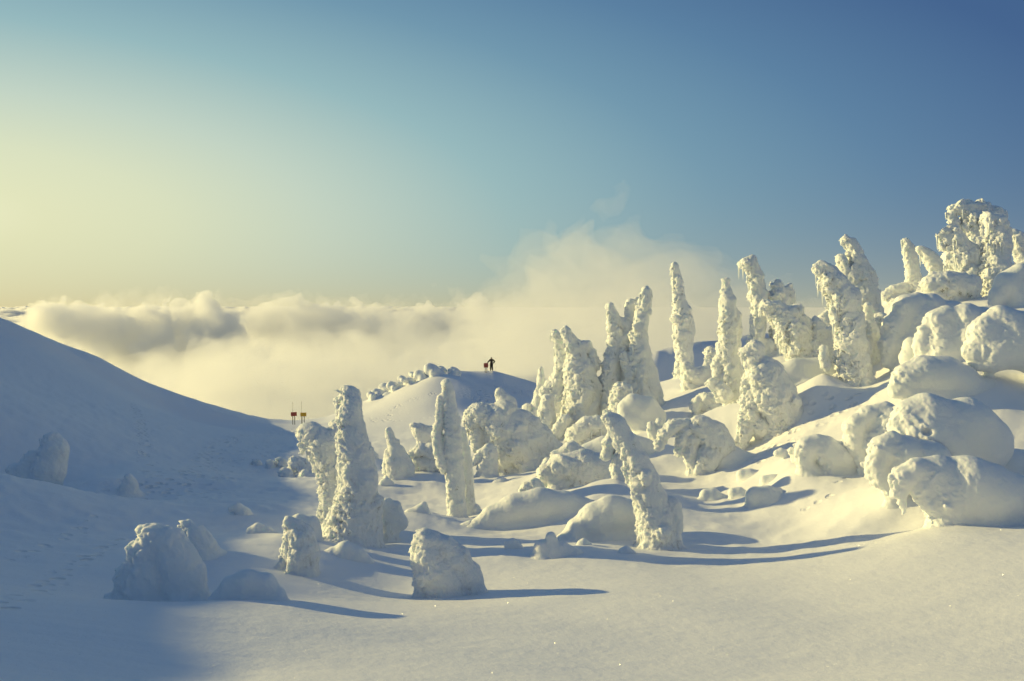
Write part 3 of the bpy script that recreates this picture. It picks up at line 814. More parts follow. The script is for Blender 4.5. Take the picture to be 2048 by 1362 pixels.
def build_sdf(strokes_w, vox, style, seed, rough=1.0, lumps=0, low=0, holes=(), body=0.12):
    """strokes_w: list of arrays (n,4) of world x,y,z,r. Returns quads mesh."""
    allp = np.concatenate(strokes_w)
    rm = allp[:, 3].max()
    pad = 0.35 if style == 'c' else 0.25
    lo = (allp[:, :3] - allp[:, 3:4]).min(0) - pad
    hi = (allp[:, :3] + allp[:, 3:4]).max(0) + pad
    dims = np.ceil((hi - lo) / vox).astype(int) + 1
    ax = [lo[k] + np.arange(dims[k]) * vox for k in range(3)]
    X, Y, Z = np.meshgrid(*ax, indexing='ij')
    P = np.stack([X, Y, Z], -1).astype(np.float32).reshape(-1, 3)
    rs = np.median(allp[:, 3])
    k = max(0.10 * rs, 0.02) * (1.0 if style == 'c' else 1.4)
    acc = np.zeros(tuple(dims), np.float32)
    dmin = np.full(tuple(dims), 1.2, np.float32)
    P4 = P.reshape(*dims, 3)
    mg = max(0.45, 5 * k)
    for s in strokes_w:
        if len(s) == 1:
            s = np.repeat(s, 2, 0) + np.array([[0, 0, 0, 0], [0, 0, 0.001, 0]])
        for a, b in zip(s[:-1], s[1:]):
            a3, b3 = a[:3].astype(np.float32), b[:3].astype(np.float32)
            rmx = max(a[3], b[3]) + mg
            i0 = np.clip(((np.minimum(a3, b3) - rmx - lo) / vox).astype(int), 0, dims - 1)
            i1 = np.clip(((np.maximum(a3, b3) + rmx - lo) / vox).astype(int) + 2, 1, dims)
            slc = tuple(slice(x0, x1) for x0, x1 in zip(i0, i1))
            q = P4[slc] - a3
            ab = b3 - a3
            t_ = np.clip((q @ ab) / max(float(ab @ ab), 1e-9), 0, 1)
            q = q - t_[..., None] * ab
            d = np.sqrt(np.einsum('...i,...i->...', q, q)) - (a[3] + (b[3] - a[3]) * t_)
            d = d.astype(np.float32)
            dmin[slc] = np.minimum(dmin[slc], d)
            acc[slc] += np.exp(np.clip(-d / k, -60, 60))
    acc = acc.reshape(-1)
    dmin = dmin.reshape(-1)
    d = np.where(dmin < 4 * k, -k * np.log(acc + 1e-25), dmin)
    d = np.minimum(d, dmin)
    g = d.reshape(dims)
    gx, gy, gz = np.gradient(g, vox)
    band = np.nonzero(np.abs(d) < 0.5)[0]
    nx, ny, nz = (v.reshape(-1)[band] for v in (gx, gy, gz))
    p = P[band] + seed * 7.31
    wind = np.clip(-nx * 0.9 + 0.15, 0, 1)
    top = np.clip(nz - 0.35, 0, 0.65) / 0.65
    under = np.clip(-nz - 0.1, 0, 1)
    sc = min(1.0, rs / 0.33) * (1.0 if style == 'c' else min(1.0, rs / 0.45 + 0.3))
    if style == 'c':
        wq = p + 0.25 * np.stack([perlin(p * 1.1 + 3), perlin(p * 1.1 + 13), perlin(p * 1.1 + 23)], -1)
        big = sabs(perlin(wq * np.array((1.15, 1.15, 0.95)) + 7)) - 0.26
        mid = sabs(perlin(wq * 2.5)) - 0.26
        mid2 = sabs(perlin(wq * 4.6 + 60)) - 0.26
        fine = sabs(perlin(wq * 8.0)) - 0.26
        finer = perlin(wq * 15.0 + 90)
        patch = np.clip(0.55 + 0.9 * perlin(p * 0.8 + 31), 0.15, 1.1)      # some areas packed smooth, some rimed
        wr = np.clip(0.30 + 0.9 * wind, 0, 1) * (1 - 0.6 * top) * (0.55 + 0.6 * patch)
        rag = perlin(wq * np.array((4.0, 8.5, 8.5)))
        drip = np.clip(perlin(wq * np.array((6.0, 6.0, 0.9)) + 40) - 0.1, 0, 1)
        e = rough * sc * (0.36 * big + 0.26 * mid * (0.45 + 0.55 * wr) + 0.21 * mid2 * wr + 0.31 * wr * fine
                          + 0.06 * finer * wr + 0.16 * wind * rag * (1 - top) + 0.36 * under * drip - 0.02)
    else:
        wq = p + 0.3 * np.stack([perlin(p * 0.8 + 3), perlin(p * 0.8 + 13), perlin(p * 0.8 + 23)], -1)
        big = perlin(wq * 0.8 + 7)
        mid = sabs(perlin(wq * 2.3)) - 0.26
        m2 = sabs(perlin(wq * 5.0)) - 0.26
        fine = sabs(perlin(wq * 9.5)) - 0.26
        wd = np.clip(-nx * 1.3 - 0.15, 0, 1) * (1 - 0.7 * top)
        lw = (body + 1.1 * wd) if lumps else (0.08 + 0.4 * wd)
        e = sc * (0.09 * big + 0.15 * lw * mid + 0.13 * lw * m2 + 0.07 * lw * fine)
        if low:
            e = e * 0.7
    d = d.copy()
    d[band] -= e.astype(np.float32)
    for (hc, hr) in holes:
        q = (P - np.array(hc, np.float32)) / np.array((hr * 1.3, hr * 2.0, hr), np.float32)
        dh = (np.sqrt((q * q).sum(1)) - 1) * hr
        d = np.maximum(d, -dh)
    # snow banked up against the foot: blend into the ground surface
    gcol = ground(X[:, :, 0], Y[:, :, 0])
    dg = (P[:, 2].reshape(dims) - gcol[:, :, None] + 0.05).reshape(-1)
    kk = (0.26 if style == 'c' else (0.28 if not low else 0.26)) * min(1.0, rs / 0.4 + 0.2)
    hh_ = np.clip(0.5 + 0.5 * (dg - d) / kk / 2, 0, 1)
    blend = dg + (d - dg) * hh_ - kk * 2 * hh_ * (1 - hh_)
    d = np.where(dg < 1.5, blend, d)
    grid = vdb.FloatGrid(1.0)
    arr = np.clip(d, -3 * vox, 3 * vox).reshape(dims).astype(np.float32)
    # close the box
    for axk in range(3):
        sl_ = [slice(None)] * 3
        for e_ in (0, -1):
            sl_[axk] = e_
            arr[tuple(sl_)] = 3 * vox
    grid.copyFromArray(arr)
    grid.background = 3 * vox
    v, q = grid.convertToQuads(isovalue=0.0)
    v = v * vox + lo
    return v, q


def mesh_volume_sign(v, q):
    a, b, c, dd_ = (v[q[:, i]] for i in range(4))
    return float(np.einsum('ij,ij->', a, np.cross(b - a, c - a) + np.cross(c - a, dd_ - a)))


# shared small meshes
def cone_mesh():
    vs, fs = [], []
    for k, (z, r) in enumerate([(0.12, 1.0), (0.0, 1.15), (-0.3, 0.75), (-0.65, 0.4)]):
        for j in range(6):
            a = j * math.pi / 3 + 0.3 * k
            vs.append((r * math.cos(a), r * math.sin(a), z))
    vs.append((0, 0, -1.0))
    for k in range(3):
        for j in range(6):
            fs.append((k * 6 + j, (k + 1) * 6 + j, (k + 1) * 6 + (j + 1) % 6, k * 6 + (j + 1) % 6))
    for j in range(6):
        fs.append((18 + j, 24, 24, 18 + (j + 1) % 6))
    me = bpy.data.meshes.new('icicle')
    me.from_pydata(vs, [], [tuple(dict.fromkeys(f)) for f in fs] + [tuple(range(6))])
    me.materials.append(M_ICE)
    for p_ in me.polygons:
        p_.use_smooth = True
    return me


def tuft_mesh():
    vs, fs = [], []
    for k in range(26):
        a = random.uniform(0, 2 * math.pi)
        el_ = random.uniform(-0.9, 0.9)
        L = random.uniform(0.5, 1.0)
        d = Vector((math.cos(a) * math.cos(el_), math.sin(a) * math.cos(el_), math.sin(el_) * 1.2))
        s = d.orthogonal().normalized() * 0.05
        o = Vector((random.uniform(-.3, .3), random.uniform(-.2, .2), random.uniform(-.6, .6)))
        i = len(vs)
        vs += [tuple(o - s), tuple(o + s), tuple(o + d * L)]
        fs.append((i, i + 1, i + 2))
    me = bpy.data.meshes.new('needle_tuft')
    me.from_pydata(vs, [], fs)
    me.materials.append(M_NEEDLE)
    return me


ICICLE, TUFT = cone_mesh(), tuft_mesh()
from mathutils.bvhtree import BVHTree


def place_part(name, me, root, loc, scale, rot=(0, 0, 0)):
    o = bpy.data.objects.new(name, me)
    o.parent = root
    o.location = loc
    o.scale = scale
    o.rotation_euler = rot
    COL.objects.link(o)
    return o


QUALITY = 1.0
tri_total = 0
for ti, th in enumerate(THINGS):
    D = th['D']
    mpp = D / FPX / math.cos(PITCH)
    rr = random.Random(ti + 100)
    sw = []
    for st in th['strokes']:
        w = []
        for pi, p in enumerate(st):
            if pi == 0 and th['style'] == 'c' and p[2] < 0.75 * st[min(1, len(st) - 1)][2]:
                p = (p[0], p[1] + p[2] * 0.15, p[2] * 1.22) + tuple(p[3:])
            q = at(p[0], p[1], D + (p[3] * mpp if len(p) > 3 else 0))
            w.append((*q, p[2] * mpp * ((1.14 if D > 44 else 1.03) if th['style'] == 'c' else 1.0)))
        w = np.array(w)
        sw.append(w)
    # side lobes give depth and an irregular outline
    if th['style'] == 'c':
        extra = []
        for w in sw:
            for a, b in zip(w[:-1], w[1:]):
                L = np.linalg.norm(b[:3] - a[:3])
                nn = max(1, int(L / (0.55 * (a[3] + b[3]) / 2 + 0.08)))
                for _ in range(nn):
                    tq = rr.random()
                    c = a + (b - a) * tq
                    if c[3] < 0.22:
                        continue
                    an = rr.uniform(0, 2 * math.pi)
                    rr_ = c[3] * rr.uniform(0.26, 0.46 if D < 44 else 0.55)
                    off = c[3] * rr.uniform(0.60, 0.88)
                    ctr = c[:3] + np.array((math.cos(an) * off, math.sin(an) * off, rr.uniform(-0.2, 0.2) * c[3]))
                    extra.append(np.array([(*ctr, rr_), (*(ctr + np.array((0, 0, -rr_ * rr.uniform(0.3, 1.0)))), rr_ * 0.85)]))
        sw = sw + extra
    holes = []
    if 'hole' in th:
        hx, hy = th['hole']
        mrad = max(p[2] for s_ in th['strokes'] for p in s_) * mpp
        # the pocket lies on the face turned to the viewer
        holes = [(at(hx, hy, D - mrad * 0.95), 8 * mpp)]
    vox = max(D * 1.35 / 995.0 / 1.3, 0.03)
    if th['style'] == 'm':
        vox *= 1.22
    v, q = build_sdf(sw, vox, th['style'], ti + 1, rough=th.get('rough', 1.0), lumps=th.get('lumps', 0), low=th.get('low', 0), holes=holes,
                     body=0.4 if th['name'] == 'snow_covered_tree' else 0.14)
    # a touch of smoothing where the mesh is stepped is not needed: dual contouring follows the field
    base = at(th['base'][0], th['base'][1], D)
    gz = float(ground(np.array([base[0]]), np.array([base[1]]))[0])
    base[2] = gz
    # drop faces that are well under the snow
    if mesh_volume_sign(v, q) < 0:
        q = q[:, ::-1]
    lab = np.arange(len(v))                       # keep only the large connected pieces
    e_ = np.concatenate([q[:, [0, 1]], q[:, [1, 2]], q[:, [2, 3]], q[:, [3, 0]]])
    for _ in range(60):
        m_n = np.minimum(lab[e_[:, 0]], lab[e_[:, 1]])
        new = lab.copy()
        np.minimum.at(new, e_[:, 0], m_n)
        np.minimum.at(new, e_[:, 1], m_n)
        new = new[new]
        new = new[new]
        if (new == lab).all():
            break
        lab = new
    cnt = np.bincount(lab, minlength=len(v))
    q = q[cnt[lab[q[:, 0]]] > 0.06 * len(v)]
    gv = ground(v[:, 0], v[:, 1], relief=True)
    under_ = v[:, 2] < gv - 0.035
    keep = ~(under_[q].all(1))
    q = q[keep]
    used = np.unique(q)
    remap = np.full(len(v), -1)
    remap[used] = np.arange(len(used))
    v = v[used]
    q = remap[q]
    tri_total += 2 * len(q)
    root = empty(th['name'], base)
    tag(root, th['label'], th['cat'], th['group'])
    mat = M_CRUST if th['style'] == 'c' else M_MOUND
    crust = mesh_obj('snow_crust' if th['style'] == 'c' else 'snow_cover', v - base, q, mat, root)
    if th.get('ice') or th.get('tuft'):
        me = crust.data
        no = np.empty(len(me.vertices) * 3, np.float32)
        me.vertices.foreach_get('normal', no)
        no = no.reshape(-1, 3)
        lv = v - base
        hgt = lv[:, 2] - lv[:, 2].min()
        if th.get('ice'):
            cand = np.nonzero((no[:, 2] < -0.35) & (no[:, 1] < 0.4) & (hgt > hgt.max() * 0.35))[0]
            wts = (0.05 + np.clip(-no[cand, 0], 0, 1)) * (0.2 + hgt[cand] / hgt.max()) if len(cand) else []
            got = []
            for _ in range(600):
                if len(got) >= th['ice'] or not len(cand):
                    break
                c = rr.choices(range(len(cand)), weights=wts)[0]
                p = lv[cand[c]]
                if all(np.linalg.norm(p - g) > 3.2 * mpp for g in got):
                    got.append(p)
            for p in got:
                ln = rr.uniform(12, 30) * mpp
                place_part('icicle', ICICLE, root, (p[0], p[1], p[2] + 0.03), (2.1 * mpp, 2.1 * mpp, ln))
        if th.get('tuft'):
            cand = np.nonzero((no[:, 1] < -0.55) & (no[:, 2] < 0.3) & (lv[:, 2] > 0.1))[0]
            for _ in range(th['tuft'] * 2):
                if not len(cand):
                    break
                c = cand[rr.randrange(len(cand))]
                p = lv[c] - no[c] * 0.05
                s_ = rr.uniform(5.0, 10.0) * mpp
                place_part('needle_tuft', TUFT, root, tuple(p), (s_ * 0.7, s_ * 0.6, s_ * 1.2), (0, rr.uniform(-.4, .4), rr.uniform(0, 6)))
print('triangles in things', tri_total, 'ground', len(F) * 2)


# ------------------------------------------------------------------ sea of cloud and drifting mist
def vol_mat(name, dens, col, g=0.35):
    m = bpy.data.materials.new(name)
    m.use_nodes = True
    nt = m.node_tree
    nt.nodes.clear()
    o = nt.nodes.new('ShaderNodeOutputMaterial')
    v = nt.nodes.new('ShaderNodeVolumePrincipled')
    v.inputs['Color'].default_value = (*col, 1)
    v.inputs['Density'].default_value = dens
    v.inputs['Anisotropy'].default_value = g
    nt.links.new(v.outputs[0], o.inputs['Volume'])
    return m


def cloud_top(X, Y):
    r = np.hypot(X, Y)
    p = np.stack([X, Y * 0.8, 0 * X], -1).reshape(-1, 3) / 1000.0
    wq = p + 0.10 * np.stack([perlin(p * 3 + 3), perlin(p * 3 + 13), 0 * p[:, 0]], -1)
    b = (64 * (np.abs(perlin(wq * 2.2 + 0.37)) - 0.3) + 40 * (np.abs(perlin(wq * 5.1 + 4)) - 0.25) + 22 * (np.abs(perlin(wq * 11.3 + 8)) - 0.25)
         + 11 * (np.abs(perlin(wq * 24 + 2)) - 0.25) + 5.0 * (np.abs(perlin(wq * 52 + 5)) - 0.25)).reshape(X.shape)
    amp = 0.06 + 0.94 * smooth(330, 900, r)
    far = 1 + 0.5 * smooth(2500, 8000, r)
    a_ = np.degrees(np.arctan2(X, Y))
    amp = 0.04 + 0.55 * smooth(560, 1050, r) * (1 - 0.88 * smooth(-5, 4, a_))
    return -31 - 52 * smooth(240, 480, r) * (1 - smooth(1300, 2100, r)) - 5 * smooth(1300, 2100, r) + b * amp * far


ca = np.radians(dens_axis([(-66, -30, 0.6), (-30, 31, 0.22), (31, 60, 0.8)]))
cr = [205.0]
while cr[-1] < 26000:
    cr.append(cr[-1] * (1.012 if cr[-1] < 6000 else 1.02))
cr = np.array(cr)
A2, R2 = np.meshgrid(ca, cr)
TX, TY = R2 * np.sin(A2), R2 * np.cos(A2)
TZ = cloud_top(TX, TY)
nr2, na2 = A2.shape
top_ = np.stack([TX, TY, TZ], -1).reshape(-1, 3)
idt = np.arange(nr2 * na2).reshape(nr2, na2)
ft = np.stack([idt[:-1, :-1], idt[:-1, 1:], idt[1:, 1:], idt[1:, :-1]], -1).reshape(-1, 4)
# the underside only needs a ring of corners: same outline, flat
rim = np.concatenate([idt[0, :], idt[1:, -1], idt[-1, -2::-1], idt[-2:0:-1, 0]])
bot = top_[rim].copy()
bot[:, 2] = -190
nb = len(top_)
k_ = len(rim)
ids_b = nb + np.arange(k_)
side = np.stack([rim, ids_b, np.roll(ids_b, -1), np.roll(rim, -1)], -1)
ctr = nb + k_
allv = np.concatenate([top_, bot, [[0, 9000, -190]]])
cap = np.stack([ids_b, np.full(k_, ctr), np.full(k_, ctr), np.roll(ids_b, -1)], -1)
me = bpy.data.meshes.new('cloud_sea')
fl = [tuple(f) for f in np.concatenate([ft, side]).tolist()] + [(a, b, c) for a, b, _, c in cap.tolist()]
me.from_pydata(allv.tolist(), [], fl)
me.materials.append(vol_mat('cloud_vapour', 0.07, (0.998, 0.998, 0.99)))
cs = bpy.data.objects.new('cloud_sea', me)
COL.objects.link(cs)
tag(cs, 'sea of low cloud with lit tops and grey hollows beyond the snow saddle', 'clouds', kind='stuff')


def vapour(name, balls, D, vox, dens, seed, label, amp=1.0):
    mpp = D / FPX
    w = np.array([(*at(x, y, D + dz), r * mpp) for x, y, r, dz in balls])
    lo = (w[:, :3] - w[:, 3:]).min(0) - 16 * amp
    hi = (w[:, :3] + w[:, 3:]).max(0) + 16 * amp
    dims = np.ceil((hi - lo) / vox).astype(int) + 1
    X, Y, Z = np.meshgrid(*[lo[k] + np.arange(dims[k]) * vox for k in range(3)], indexing='ij')
    P = np.stack([X, Y, Z], -1).astype(np.float32).reshape(-1, 3)
    k = 2.5 * amp
    acc = np.zeros(len(P), np.float32)
    for b in w:
        acc += np.exp(np.clip(-(np.linalg.norm(P - b[:3].astype(np.float32), axis=1) - b[3]) / k, -40, 40))
    d = -k * np.log(acc + 1e-20)
    q = P + seed * 31
    if amp > 2.2:
        q = q + 9 * np.stack([perlin(q / 26 + 3), perlin(q / 26 + 13), perlin(q / 26 + 23)], -1)
        d -= (7 * (np.abs(perlin(q / 60)) * 2.2 - 0.6) + 6 * perlin(q / 34 + 9) + 5 * (np.abs(perlin(q / 20)) * 2.2 - 0.6) + 3.6 * perlin(q / 11 + 4)
              + 2.6 * (np.abs(perlin(q / 7.5)) * 2 - 0.5)) * (1.0 if amp < 2.8 else 1.5)
    else:
        q = q + 5 * np.stack([perlin(q / 14 + 3), perlin(q / 14 + 13), perlin(q / 14 + 23)], -1)
        q = q / (amp * 0.8)
        d -= (9.0 * perlin(q / 24) + 5.5 * perlin(q / 11) + 3.2 * perlin(q / 5.5) + 1.6 * perlin(q / 3)) * amp ** 0.7
    arr = np.clip(d, -3 * vox, 3 * vox).reshape(dims).astype(np.float32)
    for axk in range(3):
        sl_ = [slice(None)] * 3
        for e_ in (0, -1):
            sl_[axk] = e_
            arr[tuple(sl_)] = 3 * vox
    g = vdb.FloatGrid(1.0)
    g.copyFromArray(arr)
    g.background = 3 * vox
    v, qd = g.convertToQuads(isovalue=0.0)
    v = v * vox + lo
    if mesh_volume_sign(v, qd) < 0:
        qd = qd[:, ::-1]
    o = mesh_obj(name, v, qd, vol_mat(name + '_vapour', dens, (0.998, 0.998, 0.99)))
    tag(o, label, 'mist', kind='stuff')
    return o


vapour('drifting_mist', [(1150, 540, 66, 0), (1190, 600, 95, 6), (1080, 640, 90, -4), (1270, 600, 90, 4), (1350, 620, 80, 8), (1420, 650, 70, 0),
                         (1200, 690, 110, 0), (1000, 680, 80, 8), (1330, 700, 100, 0), (1560, 650, 60, 6), (1480, 690, 80, 0)],
       230, 1.3, 0.026, 3, 'bank of sunlit mist drifting up behind the middle trees')
def heap(spec, seed):
    r_ = random.Random(seed)
    out = []
    for x0, y0, x1, y1, r0, n in spec:
        for k in range(n):
            f_ = (k + 0.5) / n
            out.append((x0 + (x1 - x0) * f_ + r_.uniform(-12, 12), y0 + (y1 - y0) * f_ + r_.uniform(-8, 8), r0 * r_.uniform(0.7, 1.25), r_.uniform(-45, 45)))
    return out


vapour('mist_veil', [(1130, 560, 110, 0), (1250, 570, 110, 0), (1380, 610, 90, 0), (1480, 650, 70, 0), (1000, 650, 110, 0),
                     (880, 720, 80, 0), (1180, 500, 60, 0), (1300, 680, 130, 0)] + heap([(960, 690, 1500, 680, 60, 14)], 2),
       300, 2.0, 0.013, 4, 'thin outer veil of mist spreading from the centre to the right', amp=1.6)
fog_balls = heap([(120, 775, 420, 790, 36, 10), (330, 765, 1000, 722, 44, 26), (300, 800, 1000, 770, 70, 14), (340, 850, 1000, 830, 90, 12), (960, 700, 1250, 700, 60, 8)], 12)
vapour('valley_fog', fog_balls, 420, 3.0, 0.022, 6, 'bright featureless fog filling the valley below the cloud heaps', amp=1.7)
vapour('valley_fog', heap([(150, 765, 1050, 722, 42, 26), (300, 800, 1100, 760, 80, 12), (960, 660, 1250, 650, 50, 10), (1200, 650, 1800, 655, 56, 16)], 22),
       620, 4.0, 0.008, 7, 'paler second layer of valley fog reaching up to the cloud heaps', amp=2.0)
LEFT_BANK = heap([(20, 642, 200, 640, 15, 8), (120, 640, 470, 636, 19, 18), (290, 626, 400, 626, 13, 6), (120, 668, 470, 662, 24, 14), (190, 695, 450, 690, 25, 12), (250, 722, 420, 718, 22, 8)], 5)
RIGHT_BANK = heap([(470, 646, 900, 648, 20, 22), (540, 626, 700, 626, 14, 8), (480, 672, 860, 668, 24, 16), (560, 694, 800, 690, 20, 9), (850, 640, 960, 634, 17, 7), (915, 618, 945, 620, 11, 3), (960, 640, 1010, 640, 11, 3)], 9)
vapour('cloud_bank', LEFT_BANK, 1000, 2.7, 0.08, 5, 'left heap of billowing cloud with a dark grey underside', amp=2.6)
vapour('cloud_bank', RIGHT_BANK, 1100, 2.9, 0.075, 8, 'right heap of billowing cloud running toward the skier hill', amp=2.6)
vapour('cloud_wisps', [(x, y - 2, r + 7, z) for x, y, r, z in LEFT_BANK + RIGHT_BANK], 1040, 3.6, 0.008, 15, 'thin torn wisps round the two heaps of cloud', amp=2.9)

# ------------------------------------------------------------------ loose ice crystals on the open snow (they glint)
m_, n2, b2 = new_mat('ice_crystal')
b2.inputs['Base Color'].default_value = (0.9, 0.92, 0.95, 1)
b2.inputs['Metallic'].default_value = 1.0
b2.inputs['Roughness'].default_value = 0.38
NC = 11000
cd_ = 13 + 17 * rng.random(NC) ** 1.3
cx_ = (rng.random(NC) * 1.1 - 0.52) * cd_
cz_ = ground(cx_, cd_) + 0.004
nrm = rng.normal(size=(NC, 3))
nrm[:, 2] = np.abs(nrm[:, 2])
nrm /= np.linalg.norm(nrm, axis=1)[:, None]
u_ = np.cross(nrm, (0.3, 0.2, 0.93))
u_ /= np.linalg.norm(u_, axis=1)[:, None]
v_ = np.cross(nrm, u_)
sz = (0.0016 + 0.004 * rng.random(NC) ** 2)[:, None] * (cd_ / 18)[:, None]
c0 = np.stack([cx_, cd_, cz_ + 0.004], -1)
cv = np.stack([c0 + u_ * sz, c0 + v_ * sz, c0 - u_ * sz, c0 - v_ * sz], 1).reshape(-1, 3)
cf = np.arange(NC * 4).reshape(-1, 4)
tag(mesh_obj('ice_crystals', cv, cf, m_, None, smooth=False), 'glinting loose ice crystals scattered over the foreground snow', 'ice crystals', kind='stuff')

# ------------------------------------------------------------------ signs
def box(cx, cy_, cz, sx, sy, sz):
    v = np.array([(x, y, z) for x in (-.5, .5) for y in (-.5, .5) for z in (-.5, .5)]) * (sx, sy, sz) + (cx, cy_, cz)
    f = np.array([(0, 1, 3, 2), (4, 6, 7, 5), (0, 4, 5, 1), (2, 3, 7, 6), (0, 2, 6, 4), (1, 5, 7, 3)])
    return v, f


def sign(name, px, py, D, mat, bw, bh, top_px, wand_px, wand_dx, posts, tilt, label):
    g = at(px, py, D)
    gz = float(ground(np.array([g[0]]), np.array([g[1]]))[0])
    mpp = D / FPX
    r = empty(name, (g[0], g[1], gz))
    tag(r, label, 'sign', 'slope marker boards')
    h0 = g[2] - gz
    zt = (py - top_px) * mpp + h0
    hh, ww = bh * mpp, bw * mpp
    v, f = box(0, -0.04, zt - hh / 2, ww, 0.03, hh)
    ca, sa = math.cos(tilt), math.sin(tilt)
    c = np.array((0, 0, zt - hh / 2))
    v = v - c
    v = np.stack([v[:, 0] * ca - v[:, 2] * sa, v[:, 1], v[:, 0] * sa + v[:, 2] * ca], -1) + c
    mesh_obj('board', v, f, mat, r, smooth=False)
    for dx in posts:
        v, f = box(dx * mpp, 0, (zt - hh * 0.3) / 2 - 0.2, 0.07, 0.05, zt - hh * 0.3 + 0.4)
        mesh_obj('post', v, f, M_POST, r, smooth=False)
    zw = (py - wand_px) * mpp + h0
    v, f = box(wand_dx * mpp, 0.045, zw / 2 - 0.1, 0.02, 0.02, zw + 0.2)
    mesh_obj('marker_wand', v, f, M_POST, r, smooth=False)


sign('marker_sign', 588, 848, 112, M_RED, 12, 8, 824, 803, -2.5, (-2.5, 1.5), 0.06, 'dark red rectangular board on two thin stakes at the snow saddle')
sign('marker_sign', 607, 849, 112, M_YEL, 12, 7.5, 825, 803, -4.0, (-3, 1.5), 0.0, 'yellow rectangular board on two thin stakes beside the dark red one')
sign('marker_sign', 972, 738, 128.6, M_RED, 9, 9, 726.0, 713, -2.0, (-1.5, 1.5), 0.0, 'square dark red board low on the hill crest beside the skier')


# ------------------------------------------------------------------ person on the crest
def skin_mesh(name, joints, edges, radii, mat, parent, sub=2):
    me = bpy.data.meshes.new(name)
    me.from_pydata([tuple(j) for j in joints], edges, [])
    o = bpy.data.objects.new(name, me)
    COL.objects.link(o)
    md = o.modifiers.new('skin', 'SKIN')
    md.use_smooth_shade = True
    for i, r in enumerate(radii):
        me.skin_vertices[0].data[i].radius = (r, r) if not isinstance(r, tuple) else r
    me.skin_vertices[0].data[0].use_root = True
    sb = o.modifiers.new('sub', 'SUBSURF')
    sb.levels = sub
    sb.render_levels = sub
    dg = bpy.context.evaluated_depsgraph_get()
    ev = o.evaluated_get(dg)
    m2 = bpy.data.meshes.new_from_object(ev)
    m2.name = name
    m2.materials.clear()
    m2.materials.append(mat)
    bpy.data.objects.remove(o)
    bpy.data.meshes.remove(me)
    o2 = bpy.data.objects.new(name, m2)
    COL.objects.link(o2)
    o2.parent = parent
    for p_ in m2.polygons:
        p_.use_smooth = True
    return o2


pp = at(983, 738, 129)
pp[2] = float(ground(np.array([pp[0]]), np.array([pp[1]]))[0])
person = empty('person', pp)
tag(person, 'person in dark winter clothes on the far crest, holding a pole, other hand on hip', 'person')
# body: pelvis is the root; arms: left-of-picture arm reaches out to a pole, the other bends to the hip
J = {'pel': (0, 0, .95), 'sp': (0, 0, 1.15), 'ch': (0.0, -.01, 1.38), 'nk': (0.0, 0, 1.53), 'hd': (-.01, -.02, 1.62), 'ht': (-.01, -.02, 1.74),
     'sl': (-.18, 0, 1.45), 'el': (-.34, -.06, 1.24), 'hl': (-.50, -.12, 1.10), 'fl': (-.54, -.14, 1.06),
     'sr': (.18, 0, 1.45), 'er': (.42, .03, 1.22), 'hr': (.24, -.08, 1.0), 'fr': (.20, -.1, .97),
     'kl': (-.11, -.03, .50), 'al': (-.11, 0, .09), 'tl': (-.13, -.16, .04), 'kr': (.10, -.02, .50), 'ar': (.12, .02, .09), 'tr': (.15, -.14, .04),
     'pl': (-.09, 0, .90), 'pr': (.09, 0, .90)}
ids = {k: i for i, k in enumerate(J)}
R = dict(pel=(.14, .11), sp=(.13, .10), ch=(.16, .11), nk=.06, hd=(.08, .095), ht=(.07, .08), sl=.07, el=.048, hl=.038, fl=.035, sr=.07, er=.048,
         hr=.038, fr=.035, kl=.065, al=.05, tl=.04, kr=.065, ar=.05, tr=.04, pl=.095, pr=.095)
E_ = [('pel', 'sp'), ('sp', 'ch'), ('ch', 'nk'), ('nk', 'hd'), ('hd', 'ht'), ('ch', 'sl'), ('sl', 'el'), ('el', 'hl'), ('hl', 'fl'), ('ch', 'sr'),
      ('sr', 'er'), ('er', 'hr'), ('hr', 'fr'), ('pel', 'pl'), ('pl', 'kl'), ('kl', 'al'), ('al', 'tl'), ('pel', 'pr'), ('pr', 'kr'), ('kr', 'ar'), ('ar', 'tr')]
skin_mesh('body', list(J.values()), [(ids[a], ids[b]) for a, b in E_], [R[k] for k in J], M_SKIN, person)


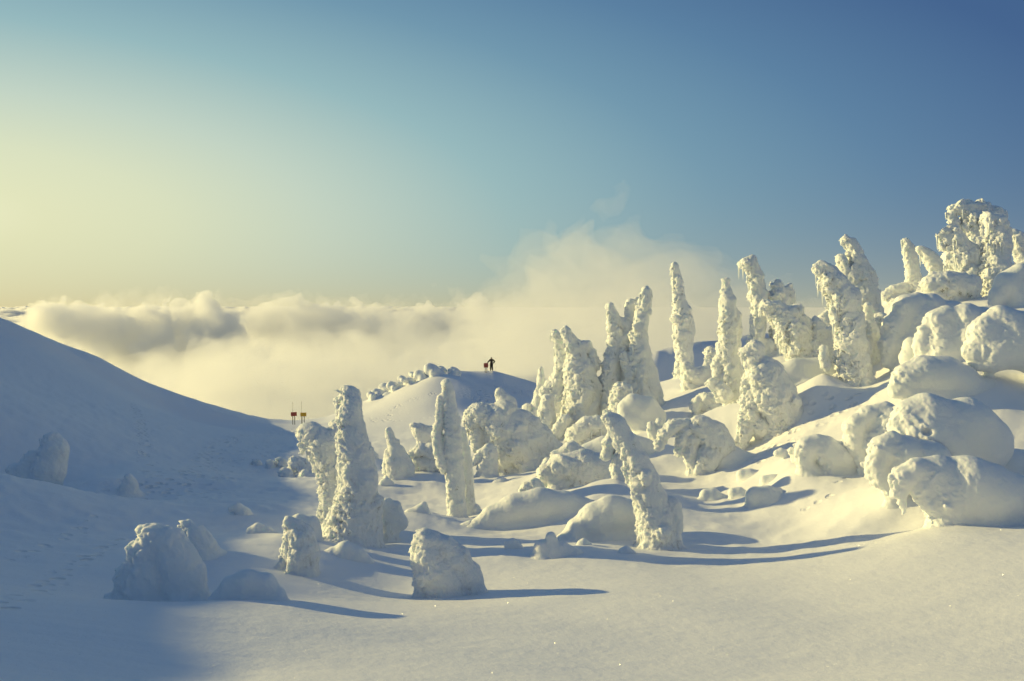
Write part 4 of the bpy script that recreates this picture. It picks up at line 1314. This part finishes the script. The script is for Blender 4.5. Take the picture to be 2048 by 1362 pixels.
def sub_chain(name, keys, edges, grow, mat):
    ii = {k: i for i, k in enumerate(keys)}
    rr2 = []
    for k in keys:
        r = R[k]
        rr2.append(tuple(v + grow for v in r) if isinstance(r, tuple) else r + grow)
    skin_mesh(name, [J[k] for k in keys], [(ii[a], ii[b]) for a, b in edges], rr2, mat, person)


sub_chain('jacket', ['pel', 'sp', 'ch', 'nk', 'sl', 'el', 'hl', 'sr', 'er', 'hr'],
          [('pel', 'sp'), ('sp', 'ch'), ('ch', 'nk'), ('ch', 'sl'), ('sl', 'el'), ('el', 'hl'), ('ch', 'sr'), ('sr', 'er'), ('er', 'hr')], .055, M_JACKET)
sub_chain('trousers', ['pel', 'pl', 'kl', 'al', 'pr', 'kr', 'ar'],
          [('pel', 'pl'), ('pl', 'kl'), ('kl', 'al'), ('pel', 'pr'), ('pr', 'kr'), ('kr', 'ar')], .045, M_TROUSER)
for s_, k in ((-1, 'l'), (1, 'r')):
    a = np.array(J['a' + k])
    b_ = np.array(J['t' + k])
    skin_mesh('boot', [a, (a + b_) / 2 - (0, 0, .01), b_], [(0, 1), (1, 2)], [.075, .07, .05], M_HAT, person, 1)
skin_mesh('hat', [(-.01, -.01, 1.66), (-.01, -.01, 1.72), (-.01, -.01, 1.77)], [(0, 1), (1, 2)], [(.125, .135), (.125, .13), (.08, .09)], M_HAT, person, 1)
# fingers, closed round the pole / on the hip
for hx, hy, hz, s_ in ((-.55, -.14, 1.06, -1), (.18, -.11, .96, 1)):
    for q_ in range(5):
        y0 = hy - .03 + .018 * q_
        ln = (.05, .065, .07, .065, .05)[q_]
        skin_mesh('finger', [(hx, y0, hz), (hx + .03 * -s_, y0 - .01, hz - ln * .5), (hx + .015 * -s_, y0, hz - ln)], [(0, 1), (1, 2)], [.009, .008, .007], M_HAT, person, 0)
pole = mesh_obj('ski_pole', *box(-.56, -.15, .55, .022, .022, 1.12), M_POST, None, smooth=False)
pole.location = pp
tag(pole, 'thin ski pole planted beside the person on the far hill crest', 'ski pole')
SC['done'] = 1
